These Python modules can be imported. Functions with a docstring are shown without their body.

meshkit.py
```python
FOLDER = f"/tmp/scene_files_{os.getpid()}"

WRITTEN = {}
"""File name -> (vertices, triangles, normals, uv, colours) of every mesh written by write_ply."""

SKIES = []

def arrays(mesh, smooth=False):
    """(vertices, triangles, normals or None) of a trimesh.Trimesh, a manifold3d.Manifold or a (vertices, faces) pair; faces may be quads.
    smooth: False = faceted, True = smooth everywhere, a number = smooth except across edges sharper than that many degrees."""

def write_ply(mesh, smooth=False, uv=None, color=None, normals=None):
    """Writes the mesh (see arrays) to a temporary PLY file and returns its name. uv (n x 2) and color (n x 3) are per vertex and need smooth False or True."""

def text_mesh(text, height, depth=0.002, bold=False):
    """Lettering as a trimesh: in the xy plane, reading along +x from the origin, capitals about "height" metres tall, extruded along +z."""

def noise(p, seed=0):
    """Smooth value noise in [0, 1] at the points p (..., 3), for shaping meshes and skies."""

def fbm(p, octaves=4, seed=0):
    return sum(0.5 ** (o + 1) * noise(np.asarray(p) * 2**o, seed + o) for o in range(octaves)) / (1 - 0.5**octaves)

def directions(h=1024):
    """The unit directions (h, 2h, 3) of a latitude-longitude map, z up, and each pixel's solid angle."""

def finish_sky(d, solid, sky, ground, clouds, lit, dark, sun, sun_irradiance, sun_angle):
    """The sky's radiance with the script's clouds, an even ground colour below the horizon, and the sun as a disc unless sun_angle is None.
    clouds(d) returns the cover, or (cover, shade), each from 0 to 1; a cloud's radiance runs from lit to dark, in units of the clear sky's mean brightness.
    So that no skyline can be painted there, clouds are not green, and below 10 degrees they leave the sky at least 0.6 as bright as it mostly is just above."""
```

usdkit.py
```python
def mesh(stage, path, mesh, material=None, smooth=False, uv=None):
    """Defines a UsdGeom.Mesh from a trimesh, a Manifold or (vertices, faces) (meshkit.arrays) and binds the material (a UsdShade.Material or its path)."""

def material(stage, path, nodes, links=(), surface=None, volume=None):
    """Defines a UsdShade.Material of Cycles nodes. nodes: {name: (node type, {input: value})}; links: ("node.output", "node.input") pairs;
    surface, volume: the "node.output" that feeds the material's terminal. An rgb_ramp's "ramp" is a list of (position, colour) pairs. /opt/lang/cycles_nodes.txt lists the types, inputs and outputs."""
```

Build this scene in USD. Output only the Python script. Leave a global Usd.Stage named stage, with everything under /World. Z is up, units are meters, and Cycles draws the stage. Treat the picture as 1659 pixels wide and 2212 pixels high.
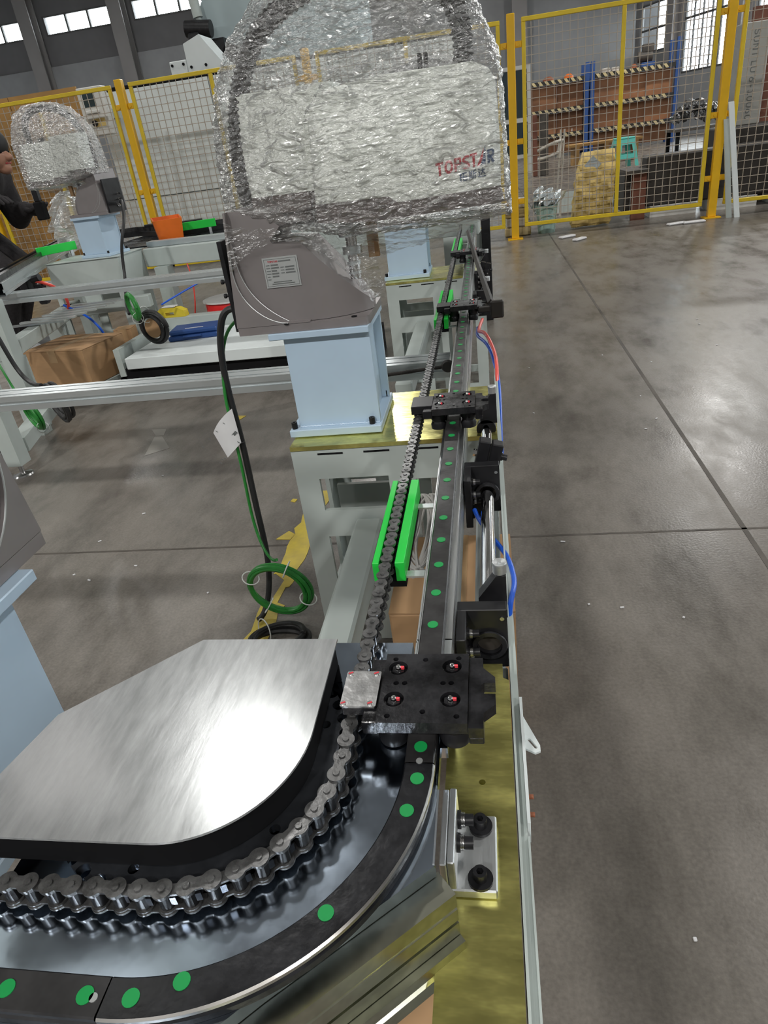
import math, random
import numpy as np, trimesh, manifold3d as m3, usdkit, meshkit
from shapely.geometry import Polygon, Point, box as sbox, LineString
from shapely.ops import unary_union
from shapely import affinity
from pxr import Usd, UsdGeom, UsdLux, Gf, Sdf, Vt, UsdShade

stage = Usd.Stage.CreateInMemory()
UsdGeom.SetStageUpAxis(stage, 'Z')
WORLD = UsdGeom.Xform.Define(stage, '/World')
stage.SetDefaultPrim(WORLD.GetPrim())
UsdGeom.Scope.Define(stage, '/World/Looks')
S = 0.65                      # survey units -> metres (everything below is written in survey units)
rnd = random.Random(7)

# ------------------------------------------------------------------ camera
IW, IH, F = 1659.0, 2212.0, 1433.1
Rw = np.array([[0.9845985, -0.04324737, -0.16939732], [0.12642836, -0.49310065, 0.86073667], [-0.12075453, -0.86889666, -0.48003847]])
right, down, fwd = Rw[:, 0], Rw[:, 1], Rw[:, 2]
cam = UsdGeom.Camera.Define(stage, '/World/camera')
cam.CreateFocalLengthAttr(24.0)
cam.CreateHorizontalApertureAttr(24.0 * IW / F)
cam.CreateVerticalApertureAttr(24.0 * IH / F)
cam.CreateClippingRangeAttr(Gf.Vec2f(0.02, 500))
mm = Gf.Matrix4d(*[*right, 0, *(-down), 0, *(-fwd), 0, 0, 0, 1.2 * S, 1])
cam.AddTransformOp().Set(mm)
cam.CreateExposureAttr(0.45)

# ------------------------------------------------------------------ sky and lamps
dome = UsdLux.DomeLight.Define(stage, '/World/sky')
dome.CreateIntensityAttr(2.2)
dome.CreateColorAttr(Gf.Vec3f(0.93, 0.97, 1.0))
LAMP_Z = 11.0
LAMPS = [(-4.9, 8.4), (-3.9, -8.6), (-4.4, 25.0), (8.5, 8.4), (8.5, -8.6), (8.5, 25.0), (-18, 8.4), (-18, 25.0), (-18, -8.6), (-11, -8.6), (2.3, -8.6)]
for i, (lx, ly) in enumerate(LAMPS):
    L = UsdLux.DiskLight.Define(stage, '/World/bay_lamp_light_%03d' % i)
    L.CreateRadiusAttr(0.5 * S)
    L.CreateIntensityAttr({0: 62.0, 1: 330.0, 9: 110.0, 10: 110.0}.get(i, 250.0))
    L.CreateColorAttr(Gf.Vec3f(1.0, 0.985, 0.95))
    L.AddTranslateOp().Set(Gf.Vec3d(lx * S, ly * S, (LAMP_Z - 0.02) * S))

# ------------------------------------------------------------------ helpers: scene graph
used = {}
def numbered(parent, name):
    k = (parent, name); n = used.get(k, -1) + 1; used[k] = n
    return parent + '/' + (name if n == 0 else '%s_%03d' % (name, n))
def tag(prim, label=None, cat=None, group=None, kind=None):
    for k, v in (('label', label), ('category', cat), ('group', group), ('kind', kind)):
        if v: prim.SetCustomDataByKey(k, v)
    return prim
def thing(name, label, cat, group=None, loc=(0, 0, 0), rotz=0, kind=None):
    p = numbered('/World', name); x = UsdGeom.Xform.Define(stage, p)
    x.AddTranslateOp().Set(Gf.Vec3d(*[S * c for c in loc])); x.AddRotateZOp().Set(rotz)
    tag(x.GetPrim(), label, cat, group, kind); return p
def put(parent, name, mesh, material, smooth=35, label=None, kind=None):
    p = numbered(parent, name)
    if isinstance(mesh, (list,)): mesh = cat(mesh)
    if hasattr(mesh, 'to_mesh'): mesh = tm(mesh)
    mesh = mesh.copy(); mesh.vertices = mesh.vertices * S
    usdkit.mesh(stage, p, mesh, MATS[material], smooth=smooth)
    pr = stage.GetPrimAtPath(p); tag(pr, label, None, None, kind); return p
def solo(name, mesh, material, label, catg, group=None, smooth=35, kind=None):
    p = put('/World', name, mesh, material, smooth); tag(stage.GetPrimAtPath(p), label, catg, group, kind); return p
def struct(name, mesh, material, smooth=False):
    p = put('/World', name, mesh, material, smooth); tag(stage.GetPrimAtPath(p), kind='structure'); return p
def copy_of(src, name, label, loc, rotz=0, group=None):
    o = stage.GetPrimAtPath(src); p = numbered('/World', name); x = UsdGeom.Xform.Define(stage, p)
    x.GetPrim().GetReferences().AddInternalReference(src)
    x.ClearXformOpOrder()
    x.GetPrim().GetAttribute('xformOp:translate').Set(Gf.Vec3d(*[S * c for c in loc]))
    x.GetPrim().GetAttribute('xformOp:rotateZ').Set(float(rotz))
    x.SetXformOpOrder([UsdGeom.XformOp(x.GetPrim().GetAttribute('xformOp:translate')), UsdGeom.XformOp(x.GetPrim().GetAttribute('xformOp:rotateZ'))])
    x.GetPrim().SetInstanceable(True)
    tag(x.GetPrim(), label, o.GetCustomDataByKey('category'), group or o.GetCustomDataByKey('group')); return p

# ------------------------------------------------------------------ helpers: meshes
def cat(l): return trimesh.util.concatenate([tm(x) for x in l])
def tm(m):
    if hasattr(m, 'to_mesh'):
        q = m.to_mesh(); return trimesh.Trimesh(np.array(q.vert_properties[:, :3]), np.array(q.tri_verts), process=False)
    return m
def bx(x0, x1, y0, y1, z0, z1, b=0.0):
    if b <= 0:
        m = trimesh.creation.box([x1 - x0, y1 - y0, z1 - z0]); m.apply_translation([(x0 + x1) / 2, (y0 + y1) / 2, (z0 + z1) / 2]); return m
    b = min(b, (x1 - x0) * .45, (y1 - y0) * .45, (z1 - z0) * .45); P = []
    for sx in (0, 1):
        for sy in (0, 1):
            for sz in (0, 1):
                c = np.array([x1 if sx else x0, y1 if sy else y0, z1 if sz else z0]); d = np.array([-1 if sx else 1, -1 if sy else 1, -1 if sz else 1]) * b
                for k in range(3):
                    v = c + d; v[k] = c[k]; P.append(v)
    return trimesh.Trimesh(np.array(P)).convex_hull
def hull(P): return trimesh.Trimesh(np.asarray(P, float)).convex_hull
def prism(poly, z0, z1, axis='z'):
    "polygon extruded; axis z: (x,y); axis y: poly=(x,z) from y=z0..z1; axis x: poly=(y,z)"
    if not hasattr(poly, 'exterior') and not hasattr(poly, 'geoms'): poly = Polygon(poly)
    ms = []
    for g in getattr(poly, 'geoms', [poly]):
        if g.area <= 0: continue
        ms.append(trimesh.creation.extrude_polygon(g.buffer(0), z1 - z0, engine='earcut'))
    m = trimesh.util.concatenate(ms); v = m.vertices.copy(); v[:, 2] += z0
    if axis == 'y':
        m.vertices = np.stack([v[:, 0], v[:, 2], v[:, 1]], 1); m.invert()
    elif axis == 'x':
        m.vertices = np.stack([v[:, 2], v[:, 0], v[:, 1]], 1)
    else: m.vertices = v
    return m
def cyl(p0, p1, r, n=20, r1=None):
    p0, p1 = np.asarray(p0, float), np.asarray(p1, float)
    r1 = r if r1 is None else r1
    d = p1 - p0; L = np.linalg.norm(d); d /= L
    a = np.cross(d, [0, 0, 1.0] if abs(d[2]) < .9 else [1.0, 0, 0]); a /= np.linalg.norm(a); b = np.cross(d, a)
    t = np.arange(n) * 2 * np.pi / n; ring = np.cos(t)[:, None] * a + np.sin(t)[:, None] * b
    V = np.vstack([p0 + r * ring, p1 + r1 * ring, [p0], [p1]]); i = np.arange(n); j = (i + 1) % n
    Fc = np.vstack([np.stack([i, j, j + n], 1), np.stack([i, j + n, i + n], 1), np.stack([j, i, np.full(n, 2 * n)], 1), np.stack([i + n, j + n, np.full(n, 2 * n + 1)], 1)])
    return trimesh.Trimesh(V, Fc, process=False)
def lathe(prof, c=(0, 0, 0), axis='z', n=28):
    "profile [(r,h)...] revolved"
    prof = np.asarray(prof, float); k = len(prof); t = np.arange(n) * 2 * np.pi / n
    V = np.stack([prof[:, 0][None] * np.cos(t)[:, None], prof[:, 0][None] * np.sin(t)[:, None], np.broadcast_to(prof[:, 1], (n, k))], -1).reshape(-1, 3)
    Fc = []
    for i in range(n):
        j = (i + 1) % n
        for q in range(k - 1):
            a, b2, c2, d = i * k + q, j * k + q, j * k + q + 1, i * k + q + 1
            Fc += [[a, b2, c2], [a, c2, d]]
    m = trimesh.Trimesh(V, Fc, process=False)
    if axis == 'x': m.vertices = m.vertices[:, [2, 0, 1]]
    if axis == 'y': m.vertices = m.vertices[:, [1, 2, 0]]
    m.apply_translation(c); m.merge_vertices(); m.update_faces(m.nondegenerate_faces()); return m
def smoothpath(P, n=40):
    from scipy.interpolate import CubicSpline
    P = np.asarray(P, float); d = np.r_[0, np.cumsum(np.linalg.norm(np.diff(P, axis=0), axis=1) ** .5)]
    return CubicSpline(d, P)(np.linspace(0, d[-1], n))
def tube(P, r, n=10, closed=False):
    P = np.asarray(P, float); k = len(P)
    T = (np.roll(P, -1, 0) - np.roll(P, 1, 0)) if closed else np.gradient(P, axis=0)
    T /= np.linalg.norm(T, axis=1)[:, None] + 1e-12
    a = np.cross(T[0], [0, 0, 1.0] if abs(T[0][2]) < .9 else [1.0, 0, 0]); A = []
    for t in T:
        a = a - t * (a @ t); a /= np.linalg.norm(a); A.append(a)
    A = np.array(A); B = np.cross(T, A); th = np.arange(n) * 2 * np.pi / n
    rr = np.broadcast_to(r, (k,))
    V = P[:, None] + rr[:, None, None] * (np.cos(th)[None, :, None] * A[:, None] + np.sin(th)[None, :, None] * B[:, None])
    V = V.reshape(-1, 3); Fc = []
    for i in range(k if closed else k - 1):
        i2 = (i + 1) % k
        for j in range(n):
            j2 = (j + 1) % n; Fc += [[i * n + j, i * n + j2, i2 * n + j2], [i * n + j, i2 * n + j2, i2 * n + j]]
    if not closed:
        V = np.vstack([V, P[0], P[-1]]); q = len(V)
        for j in range(n):
            j2 = (j + 1) % n; Fc += [[j2, j, q - 2], [(k - 1) * n + j, (k - 1) * n + j2, q - 1]]
    return trimesh.Trimesh(V, Fc, process=False)
def sweepxy(sec, path, closed_path=False):
    "closed cross-section [(offset to the right of travel, z)] along an xy path"
    P = np.asarray(path, float); T = np.gradient(P, axis=0); T /= np.linalg.norm(T, axis=1)[:, None]
    N = np.stack([T[:, 1], -T[:, 0]], 1); sec = np.asarray(sec, float); n = len(sec); k = len(P)
    V = np.concatenate([P[:, None, :] + sec[None, :, :1] * N[:, None, :], np.broadcast_to(sec[None, :, 1:], (k, n, 1))], 2).reshape(-1, 3)
    Fc = []
    for i in range(k - 1):
        for j in range(n):
            j2 = (j + 1) % n; Fc += [[i * n + j, (i + 1) * n + j2, i * n + j2], [i * n + j, (i + 1) * n + j, (i + 1) * n + j2]]
    pc = trimesh.creation.triangulate_polygon(Polygon(sec), engine='earcut')
    vv, ff = pc
    if len(vv) == n:
        for t in ff: Fc += [[t[0], t[1], t[2]], [(k - 1) * n + t[0], (k - 1) * n + t[2], (k - 1) * n + t[1]]]
    m = trimesh.Trimesh(V, Fc, process=False); trimesh.repair.fix_normals(m); return m
def xf(m, T=(0, 0, 0), rz=0, rx=0, ry=0):
    m = tm(m).copy()
    for ang, ax in ((rx, [1, 0, 0]), (ry, [0, 1, 0]), (rz, [0, 0, 1])):
        if ang: m.apply_transform(trimesh.transformations.rotation_matrix(math.radians(ang), ax))
    m.apply_translation(T); return m
def man(m):
    m = m.copy(); m.merge_vertices(); m.update_faces(m.nondegenerate_faces()); trimesh.repair.fix_normals(m)
    return m3.Manifold(m3.Mesh(np.asarray(m.vertices, np.float32), np.asarray(m.faces, np.uint32)))
def rrect(x0, x1, y0, y1, r, n=6): return sbox(x0 + r, y0 + r, x1 - r, y1 - r).buffer(r, n)

# ------------------------------------------------------------------ materials
MATS = {}
def M(name, col, rough=.5, metal=0., spec=.5, var=0., vs=20., bump=0., bs=200., rv=0., stretch=(1, 1, 1), col2=None, lo=.35, hi=.65, detail=4, coat=0., bd=.002, aniso=0., emit=0., dirt=None):
    n = {'tc': ('texture_coordinate', {}), 'mp': ('mapping', {'scale': stretch}), 'p': ('principled_bsdf', {'base_color': col, 'roughness': rough, 'metallic': metal, 'specular_ior_level': spec, 'coat_weight': coat, 'anisotropic': aniso})}
    l = [('tc.object', 'mp.vector')]
    if emit: n['p'][1].update(emission_color=col, emission_strength=emit)
    if var or col2 is not None:
        c2 = col2 if col2 is not None else tuple(max(0, c * (1 - var)) for c in col); c1 = col if col2 is not None else tuple(min(1, c * (1 + var)) for c in col)
        n['n'] = ('noise_texture', {'scale': vs, 'detail': detail, 'roughness': .6}); n['r'] = ('rgb_ramp', {'ramp': [(lo, c2), (hi, c1)]})
        l += [('mp.vector', 'n.vector'), ('n.fac', 'r.fac'), ('r.color', 'p.base_color')]
        if rv:
            n['rr'] = ('map_range', {'from_min': .3, 'from_max': .7, 'to_min': max(.02, rough - rv), 'to_max': rough + rv}); l += [('n.fac', 'rr.value'), ('rr.result', 'p.roughness')]
    if bump:
        n['bn'] = ('noise_texture', {'scale': bs, 'detail': 3.0}); n['b'] = ('bump', {'strength': bump, 'distance': bd}); l += [('mp.vector', 'bn.vector'), ('bn.fac', 'b.height'), ('b.normal', 'p.normal')]
    MATS[name] = usdkit.material(stage, '/World/Looks/' + name, n, l, surface='p.BSDF')
M('alu_brushed', (.50, .515, .52), .22, .6, var=.05, vs=26, rv=.03, bump=.05, bs=90, stretch=(5, 1, 1), bd=.0004)
M('alu_plain', (.66, .68, .69), .32, 1., var=.06, vs=30, bump=.1, bs=300, stretch=(1, .1, 1))
M('alu_light', (.62, .64, .65), .42, .9, var=.10, vs=60, bump=.1, bs=200, stretch=(1, .15, 1))
M('alu_satin', (.60, .64, .65), .38, .8, var=.04, vs=10)
M('mirror_plate', (.50, .59, .71), .12, 1., var=.10, vs=22, rv=.05, bump=.06, bs=30, bd=.002)
M('frame_profile', (.50, .51, .42), .24, 1., var=.16, vs=14, rv=.06)
M('black_oxide', (.014, .014, .016), .36, 0., .32, var=.3, vs=30)
M('black_oily', (.014, .014, .016), .27, 0., .4, var=.5, vs=40, rv=.12, bump=.15, bs=250)
M('black_matte', (.007, .007, .008), .7, spec=.15)
M('rail_steel', (.032, .031, .032), .3, .2, .5, var=.35, vs=30, rv=.08)
M('rail_oiled', (.014, .0145, .017), .2, .1, .6, var=.3, vs=60, rv=.05, bump=.15, bs=160, bd=.001)
M('rail_edge', (.62, .60, .57), .25, 1.)
M('chain_plate', (.15, .15, .15), .33, .75, .5, var=.25, vs=120, rv=.1, bump=.25, bs=350, bd=.0006)
M('chain_dark', (.012, .012, .013), .3, 0., .3, var=.3, vs=90)
M('sprocket_steel', (.13, .14, .16), .16, .9, var=.4, vs=25, rv=.08)
M('chromate', (.62, .58, .19), .23, .9, var=.25, vs=16, rv=.09, bump=.2, bs=40, stretch=(1, 3, 1), bd=.001)
M('green_dot', (.008, .30, .07), .45)
M('green_guide', (.01, .62, .06), .42)
M('blue_paint', (.44, .57, .70), .38, var=.03, vs=8)
M('machine_grey', (.44, .49, .47), .45, var=.05, vs=10)
M('machine_white', (.70, .75, .75), .5, var=.04, vs=3)
M('cast_grey', (.25, .228, .228), .36, .3, .5, var=.05, vs=15)
M('robot_white', (.72, .74, .69), .4)
M('robot_trim', (.14, .115, .11), .42, .1)
M('red_print', (.42, .02, .03), .5)
M('blue_print', (.015, .05, .13), .5)
M('red_paint', (.75, .05, .07), .5)
M('plate_print', (.12, .13, .13), .6)
M('plate_silver', (.55, .57, .57), .4, .6)
M('clip_metal', (.46, .46, .46), .34, 1., var=.22, vs=70, bump=.3, bs=120, bd=.001)
M('scrap_metal', (.26, .26, .26), .25, .9, var=.5, vs=5)
M('steel', (.6, .6, .6), .22, 1., var=.05, vs=30)
M('chrome', (.75, .75, .75), .08, 1.)
M('rubber_black', (.014, .014, .015), .5, var=.2, vs=40)
M('cable_green', (.02, .20, .03), .42, var=.15, vs=15)
M('cable_grey', (.38, .37, .35), .5)
M('tie_white', (.7, .72, .7), .5)
M('hose_blue', (.01, .10, .62), .25)
M('hose_red', (.78, .08, .06), .3)
M('paper', (.62, .62, .63), .7, var=.03, vs=30)
M('cardboard', (.40, .24, .12), .75, var=.10, vs=6, bump=.05, bs=100, stretch=(1, 1, 3))
M('cardboard_tape', (.46, .30, .16), .3, var=.06, vs=9)
M('orange_plastic', (.80, .16, .01), .45, var=.04, vs=20)
M('red_plastic', (.80, .03, .03), .4)
M('white_plastic', (.66, .66, .64), .4)
M('blue_case', (.015, .06, .22), .45)
M('yellow_tool', (.70, .55, .04), .45)
M('fence_yellow', (.72, .52, .025), .38, var=.06, vs=8)
M('post_yellow', (.78, .45, .01), .35, var=.05, vs=8)
M('wire', (.46, .40, .33), .5, .2)
M('tape_yellow', (.58, .45, .05), .5, col2=(.42, .32, .06), vs=18)
M('dark_cloth', (.022, .019, .021), .85, var=.3, vs=60, bump=.3, bs=90)
M('skin', (.34, .17, .11), .55)
M('hair', (.008, .007, .007), .6)
M('shoe', (.35, .36, .37), .6)
M('wall_dark', (.16, .16, .165), .7, var=.06, vs=2)
M('wall_light', (.30, .31, .32), .7, var=.06, vs=2)
M('steel_column', (.26, .25, .25), .6, var=.06, vs=1)
M('window_frame', (.10, .10, .10), .6)
M('brown_board', (.26, .115, .05), .6, var=.35, vs=1.2, stretch=(.6, 1, 1))
M('brown_ply', (.36, .20, .06), .6, var=.2, vs=3)
M('rack_blue', (.02, .07, .24), .5, var=.15, vs=3)
M('hazard_black', (.02, .018, .015), .6)
M('hazard_cream', (.55, .45, .24), .6, var=.2, vs=5)
M('junk_dark', (.07, .06, .05), .6, var=.5, vs=4)
M('junk_light', (.5, .47, .42), .6, var=.3, vs=8)
M('junk_rust', (.28, .09, .04), .7, var=.4, vs=6)
M('stool_teal', (.13, .58, .50), .4)
M('sack', (.62, .46, .17), .65, var=.18, vs=7, bump=.6, bs=14, bd=.02)
M('bucket', (.34, .50, .47), .35)
M('bag_film', (.55, .62, .66), .18, .5, bump=.6, bs=25, bd=.01)
M('steel_dark', (.022, .018, .015), .6, var=.3, vs=2)
M('rust_brown', (.17, .06, .035), .65, var=.3, vs=4)
M('pale_blue_machine', (.36, .44, .46), .45)
M('grey_wrap', (.33, .33, .31), .5, var=.06, vs=6)
M('dark_glass', (.03, .05, .06), .15)
M('roof', (.62, .63, .64), .8)
M('lamp_face', (1., .98, .94), .5, emit=14.0)
# polished concrete: tone patches, fine sand grain, worn sheen
MATS['concrete'] = usdkit.material(stage, '/World/Looks/concrete', {
    'g': ('geometry', {}), 'mp': ('mapping', {'scale': (1., .45, 1.)}),
    'a': ('noise_texture', {'scale': .55, 'detail': 6., 'roughness': .6, 'distortion': .4}), 'b': ('noise_texture', {'scale': 7., 'detail': 5., 'roughness': .65}), 'c': ('noise_texture', {'scale': 190., 'detail': 2.}),
    'ra': ('rgb_ramp', {'ramp': [(.3, (.132, .118, .103)), (.5, (.162, .147, .129)), (.7, (.205, .187, .165))]}),
    'rb': ('rgb_ramp', {'ramp': [(.32, (.72, .72, .72)), (.5, (1, 1, 1)), (.7, (1.18, 1.18, 1.18))]}),
    'rc': ('rgb_ramp', {'ramp': [(.3, (.86, .86, .86)), (.6, (1.05, 1.05, 1.05)), (.76, (1.15, 1.15, 1.15))]}),
    'm1': ('mix', {'mix_type': 'multiply', 'fac': 1.}), 'm2': ('mix', {'mix_type': 'multiply', 'fac': 1.}),
    'rr': ('map_range', {'from_min': .3, 'from_max': .7, 'to_min': .20, 'to_max': .42}),
    'bu': ('bump', {'strength': .12, 'distance': .002}),
    'p': ('principled_bsdf', {'specular_ior_level': .5})},
    [('g.position', 'mp.vector'), ('mp.vector', 'a.vector'), ('mp.vector', 'b.vector'), ('g.position', 'c.vector'), ('a.fac', 'ra.fac'), ('b.fac', 'rb.fac'), ('c.fac', 'rc.fac'),
     ('ra.color', 'm1.color1'), ('rb.color', 'm1.color2'), ('m1.color', 'm2.color1'), ('rc.color', 'm2.color2'), ('m2.color', 'p.base_color'), ('b.fac', 'rr.value'), ('rr.result', 'p.roughness'), ('c.fac', 'bu.height'), ('bu.normal', 'p.normal')], surface='p.BSDF')
# stretch film: clear sheet, glossy where its crinkles turn away, with folds
def film(name, bs1, bs2, strength, base, gain, milky):
    MATS[name] = usdkit.material(stage, '/World/Looks/' + name, {
        'tc': ('texture_coordinate', {}), 'mp': ('mapping', {'scale': (1., 1., 2.2), 'rotation': (0., .25, 0.)}),
        'n1': ('noise_texture', {'type': 'ridged_multifractal', 'scale': bs1, 'detail': 4., 'roughness': .6, 'distortion': 1.0}), 'n2': ('noise_texture', {'scale': bs2, 'detail': 2.}),
        'ad': ('math', {'math_type': 'multiply_add', 'value2': .35}), 'b': ('bump', {'strength': strength, 'distance': .02}),
        'lw': ('layer_weight', {'blend': .45}), 'mf': ('math', {'math_type': 'multiply_add', 'value2': gain, 'value3': base, 'use_clamp': True}),
        'g': ('glossy_bsdf', {'color': (1, 1, 1), 'roughness': .27}), 'd': ('diffuse_bsdf', {'color': (.85, .88, .88)}), 'tl': ('translucent_bsdf', {'color': (.85, .88, .88)}),
        'dm': ('mix_closure', {'fac': .5}), 'gm': ('mix_closure', {'fac': milky}), 't': ('transparent_bsdf', {'color': (.97, .975, .975)}), 'x': ('mix_closure', {})},
        [('tc.object', 'mp.vector'), ('mp.vector', 'n1.vector'), ('mp.vector', 'n2.vector'), ('n2.fac', 'ad.value1'), ('n1.fac', 'ad.value3'), ('ad.value', 'b.height'), ('b.normal', 'g.normal'), ('b.normal', 'lw.normal'), ('b.normal', 'd.normal'),
         ('lw.facing', 'mf.value1'), ('mf.value', 'x.fac'), ('t.BSDF', 'x.closure1'), ('d.BSDF', 'dm.closure1'), ('tl.BSDF', 'dm.closure2'), ('g.BSDF', 'gm.closure1'), ('dm.closure', 'gm.closure2'), ('gm.closure', 'x.closure2')], surface='x.closure')
film('film', 34., 120., 1.0, .075, .82, .07)
film('film_thin', 30., 90., .8, .06, .6, .15)
film('film_bag', 20., 60., .8, .25, .6, .5)
# window panes: clear, a little grey, sunlight passes
MATS['pane'] = usdkit.material(stage, '/World/Looks/pane', {'t': ('transparent_bsdf', {'color': (.9, .92, .92)}), 'g': ('glossy_bsdf', {'roughness': .05}), 'f': ('fresnel', {'IOR': 1.08}), 'x': ('mix_closure', {})},
    [('f.fac', 'x.fac'), ('t.BSDF', 'x.closure1'), ('g.BSDF', 'x.closure2')], surface='x.closure')

# ------------------------------------------------------------------ hall shell
struct('floor', bx(-28, 34, -18, 41, -0.2, 0), 'concrete')
struct('ceiling', bx(-28.5, 34, -18, 41, 12.0, 12.2), 'roof')
def wall_with_holes(W, H, holes, th):
    p = sbox(0, 0, W, H)
    for h in holes: p = p.difference(sbox(*h))
    return prism(p, 0, th, 'y')
bw = []                                                    # back wall windows: x0,x1,z0,z1
for i in range(6):
    x0 = -27.1 + 4.95 * i; bw.append((x0, 8.28, x0 + 3.75, 9.14))
bh = [(a + 28.2, b, c + 28.2, d) for a, b, c, d in bw]
struct('wall_back', xf(wall_with_holes(36.6, 12, bh, .3), (-28.2, 40, 0)), 'wall_dark')
struct('trim', bx(-28, 7.4, 39.86, 40, 0, 6.95), 'wall_light')
for i, (x0, z0, x1, z1) in enumerate(bw):
    w = numbered('/World', 'window'); UsdGeom.Xform.Define(stage, w); tag(stage.GetPrimAtPath(w), kind='structure')
    fr = [bx(x0, x1, 39.98, 40.1, z0, z0 + .07), bx(x0, x1, 39.98, 40.1, z1 - .07, z1)]
    n = 3
    for k in range(n + 1):
        xx = x0 + (x1 - x0) * k / n; fr.append(bx(xx - .045, xx + .045, 39.97, 40.1, z0, z1))
    put(w, 'window_frame', fr, 'window_frame', False)
    for k in range(n): put(w, 'pane', bx(x0 + (x1 - x0) * k / n + .045, x0 + (x1 - x0) * (k + 1) / n - .045, 40.04, 40.06, z0 + .07, z1 - .07), 'pane', False)
for i in range(6):
    xc = -22.75 + 4.95 * i
    struct('steel_column', cat([bx(xc - .35, xc + .35, 39.15, 39.22, 0, 12), bx(xc - .35, xc + .35, 39.75, 39.84, 0, 12), bx(xc - .03, xc + .03, 39.22, 39.75, 0, 12)]), 'steel_column')
struct('wall_left', bx(-28.5, -28.2, -18, 41, 0, 12), 'wall_light')
struct('wall_front', bx(-28.5, 34, -18.3, -18, 0, 12), 'wall_light')
# slanted side wall on the right with tall steel windows; local x runs along it from the far corner towards us
ANG = math.degrees(math.atan2(-.9325, .361))
def side(m): return xf(m, (7.6, 40, 0), rz=ANG)
sw = [(-.02 + .2, 3.5, 2.72, 5.35), (3.5, 2.42, 7.0, 6.2), (7.9, 3.5, 10.6, 6.2), (11.4, 2.42, 15, 6.2), (16, 2.42, 20, 6.2), (24, 2.42, 28, 6.2), (32, 2.42, 36, 6.2), (40, 2.42, 44, 6.2)]
struct('wall_right', side(xf(wall_with_holes(64, 12, [(a + 1, b, c + 1, d) for a, b, c, d in sw], .12), (-1, 0, 0))), 'wall_light')
for i, (x0, z0, x1, z1) in enumerate(sw):
    w = numbered('/World', 'window'); UsdGeom.Xform.Define(stage, w); tag(stage.GetPrimAtPath(w), kind='structure')
    n = max(2, int(round((x1 - x0) / .62))); zs = [z0, 4.38, z1]
    fr = [bx(x0, x1, .0, .06, z - .04, z + .04) for z in zs]
    for k in range(n + 1):
        xx = x0 + (x1 - x0) * k / n; fr.append(bx(xx - .022, xx + .022, .0, .06, z0, z1))
    put(w, 'window_frame', side(cat(fr)), 'window_frame', False)
    for k in range(n):
        for j in range(2):
            put(w, 'pane', side(bx(x0 + (x1 - x0) * k / n + .035, x0 + (x1 - x0) * (k + 1) / n - .035, .03, .05, zs[j] + .05, zs[j + 1] - .05)), 'pane', False)
for xc in (3.1, 7.45, 11.0, 15.5):
    struct('steel_column', side(cat([bx(xc - .22, xc + .22, -.5, -.44, 0, 12), bx(xc - .22, xc + .22, -.1, -.04, 0, 12), bx(xc - .03, xc + .03, -.44, -.1, 0, 12)])), 'steel_column')
for i, (lx, ly) in enumerate(LAMPS):
    t = thing('high_bay_lamp', 'round high bay lamp hanging from the hall roof out of view above', 'ceiling lamp', 'high bay lamps')
    put(t, 'lamp_housing', lathe([(0, .5), (.18, .5), (.22, .3), (.5, .12), (.56, .02), (.54, .02), (.2, .28), (0, .28)], (lx, ly, LAMP_Z)), 'steel_dark')
    put(t, 'hanger', cyl((lx, ly, LAMP_Z + .5), (lx, ly, 12), .02), 'steel_dark')

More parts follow.
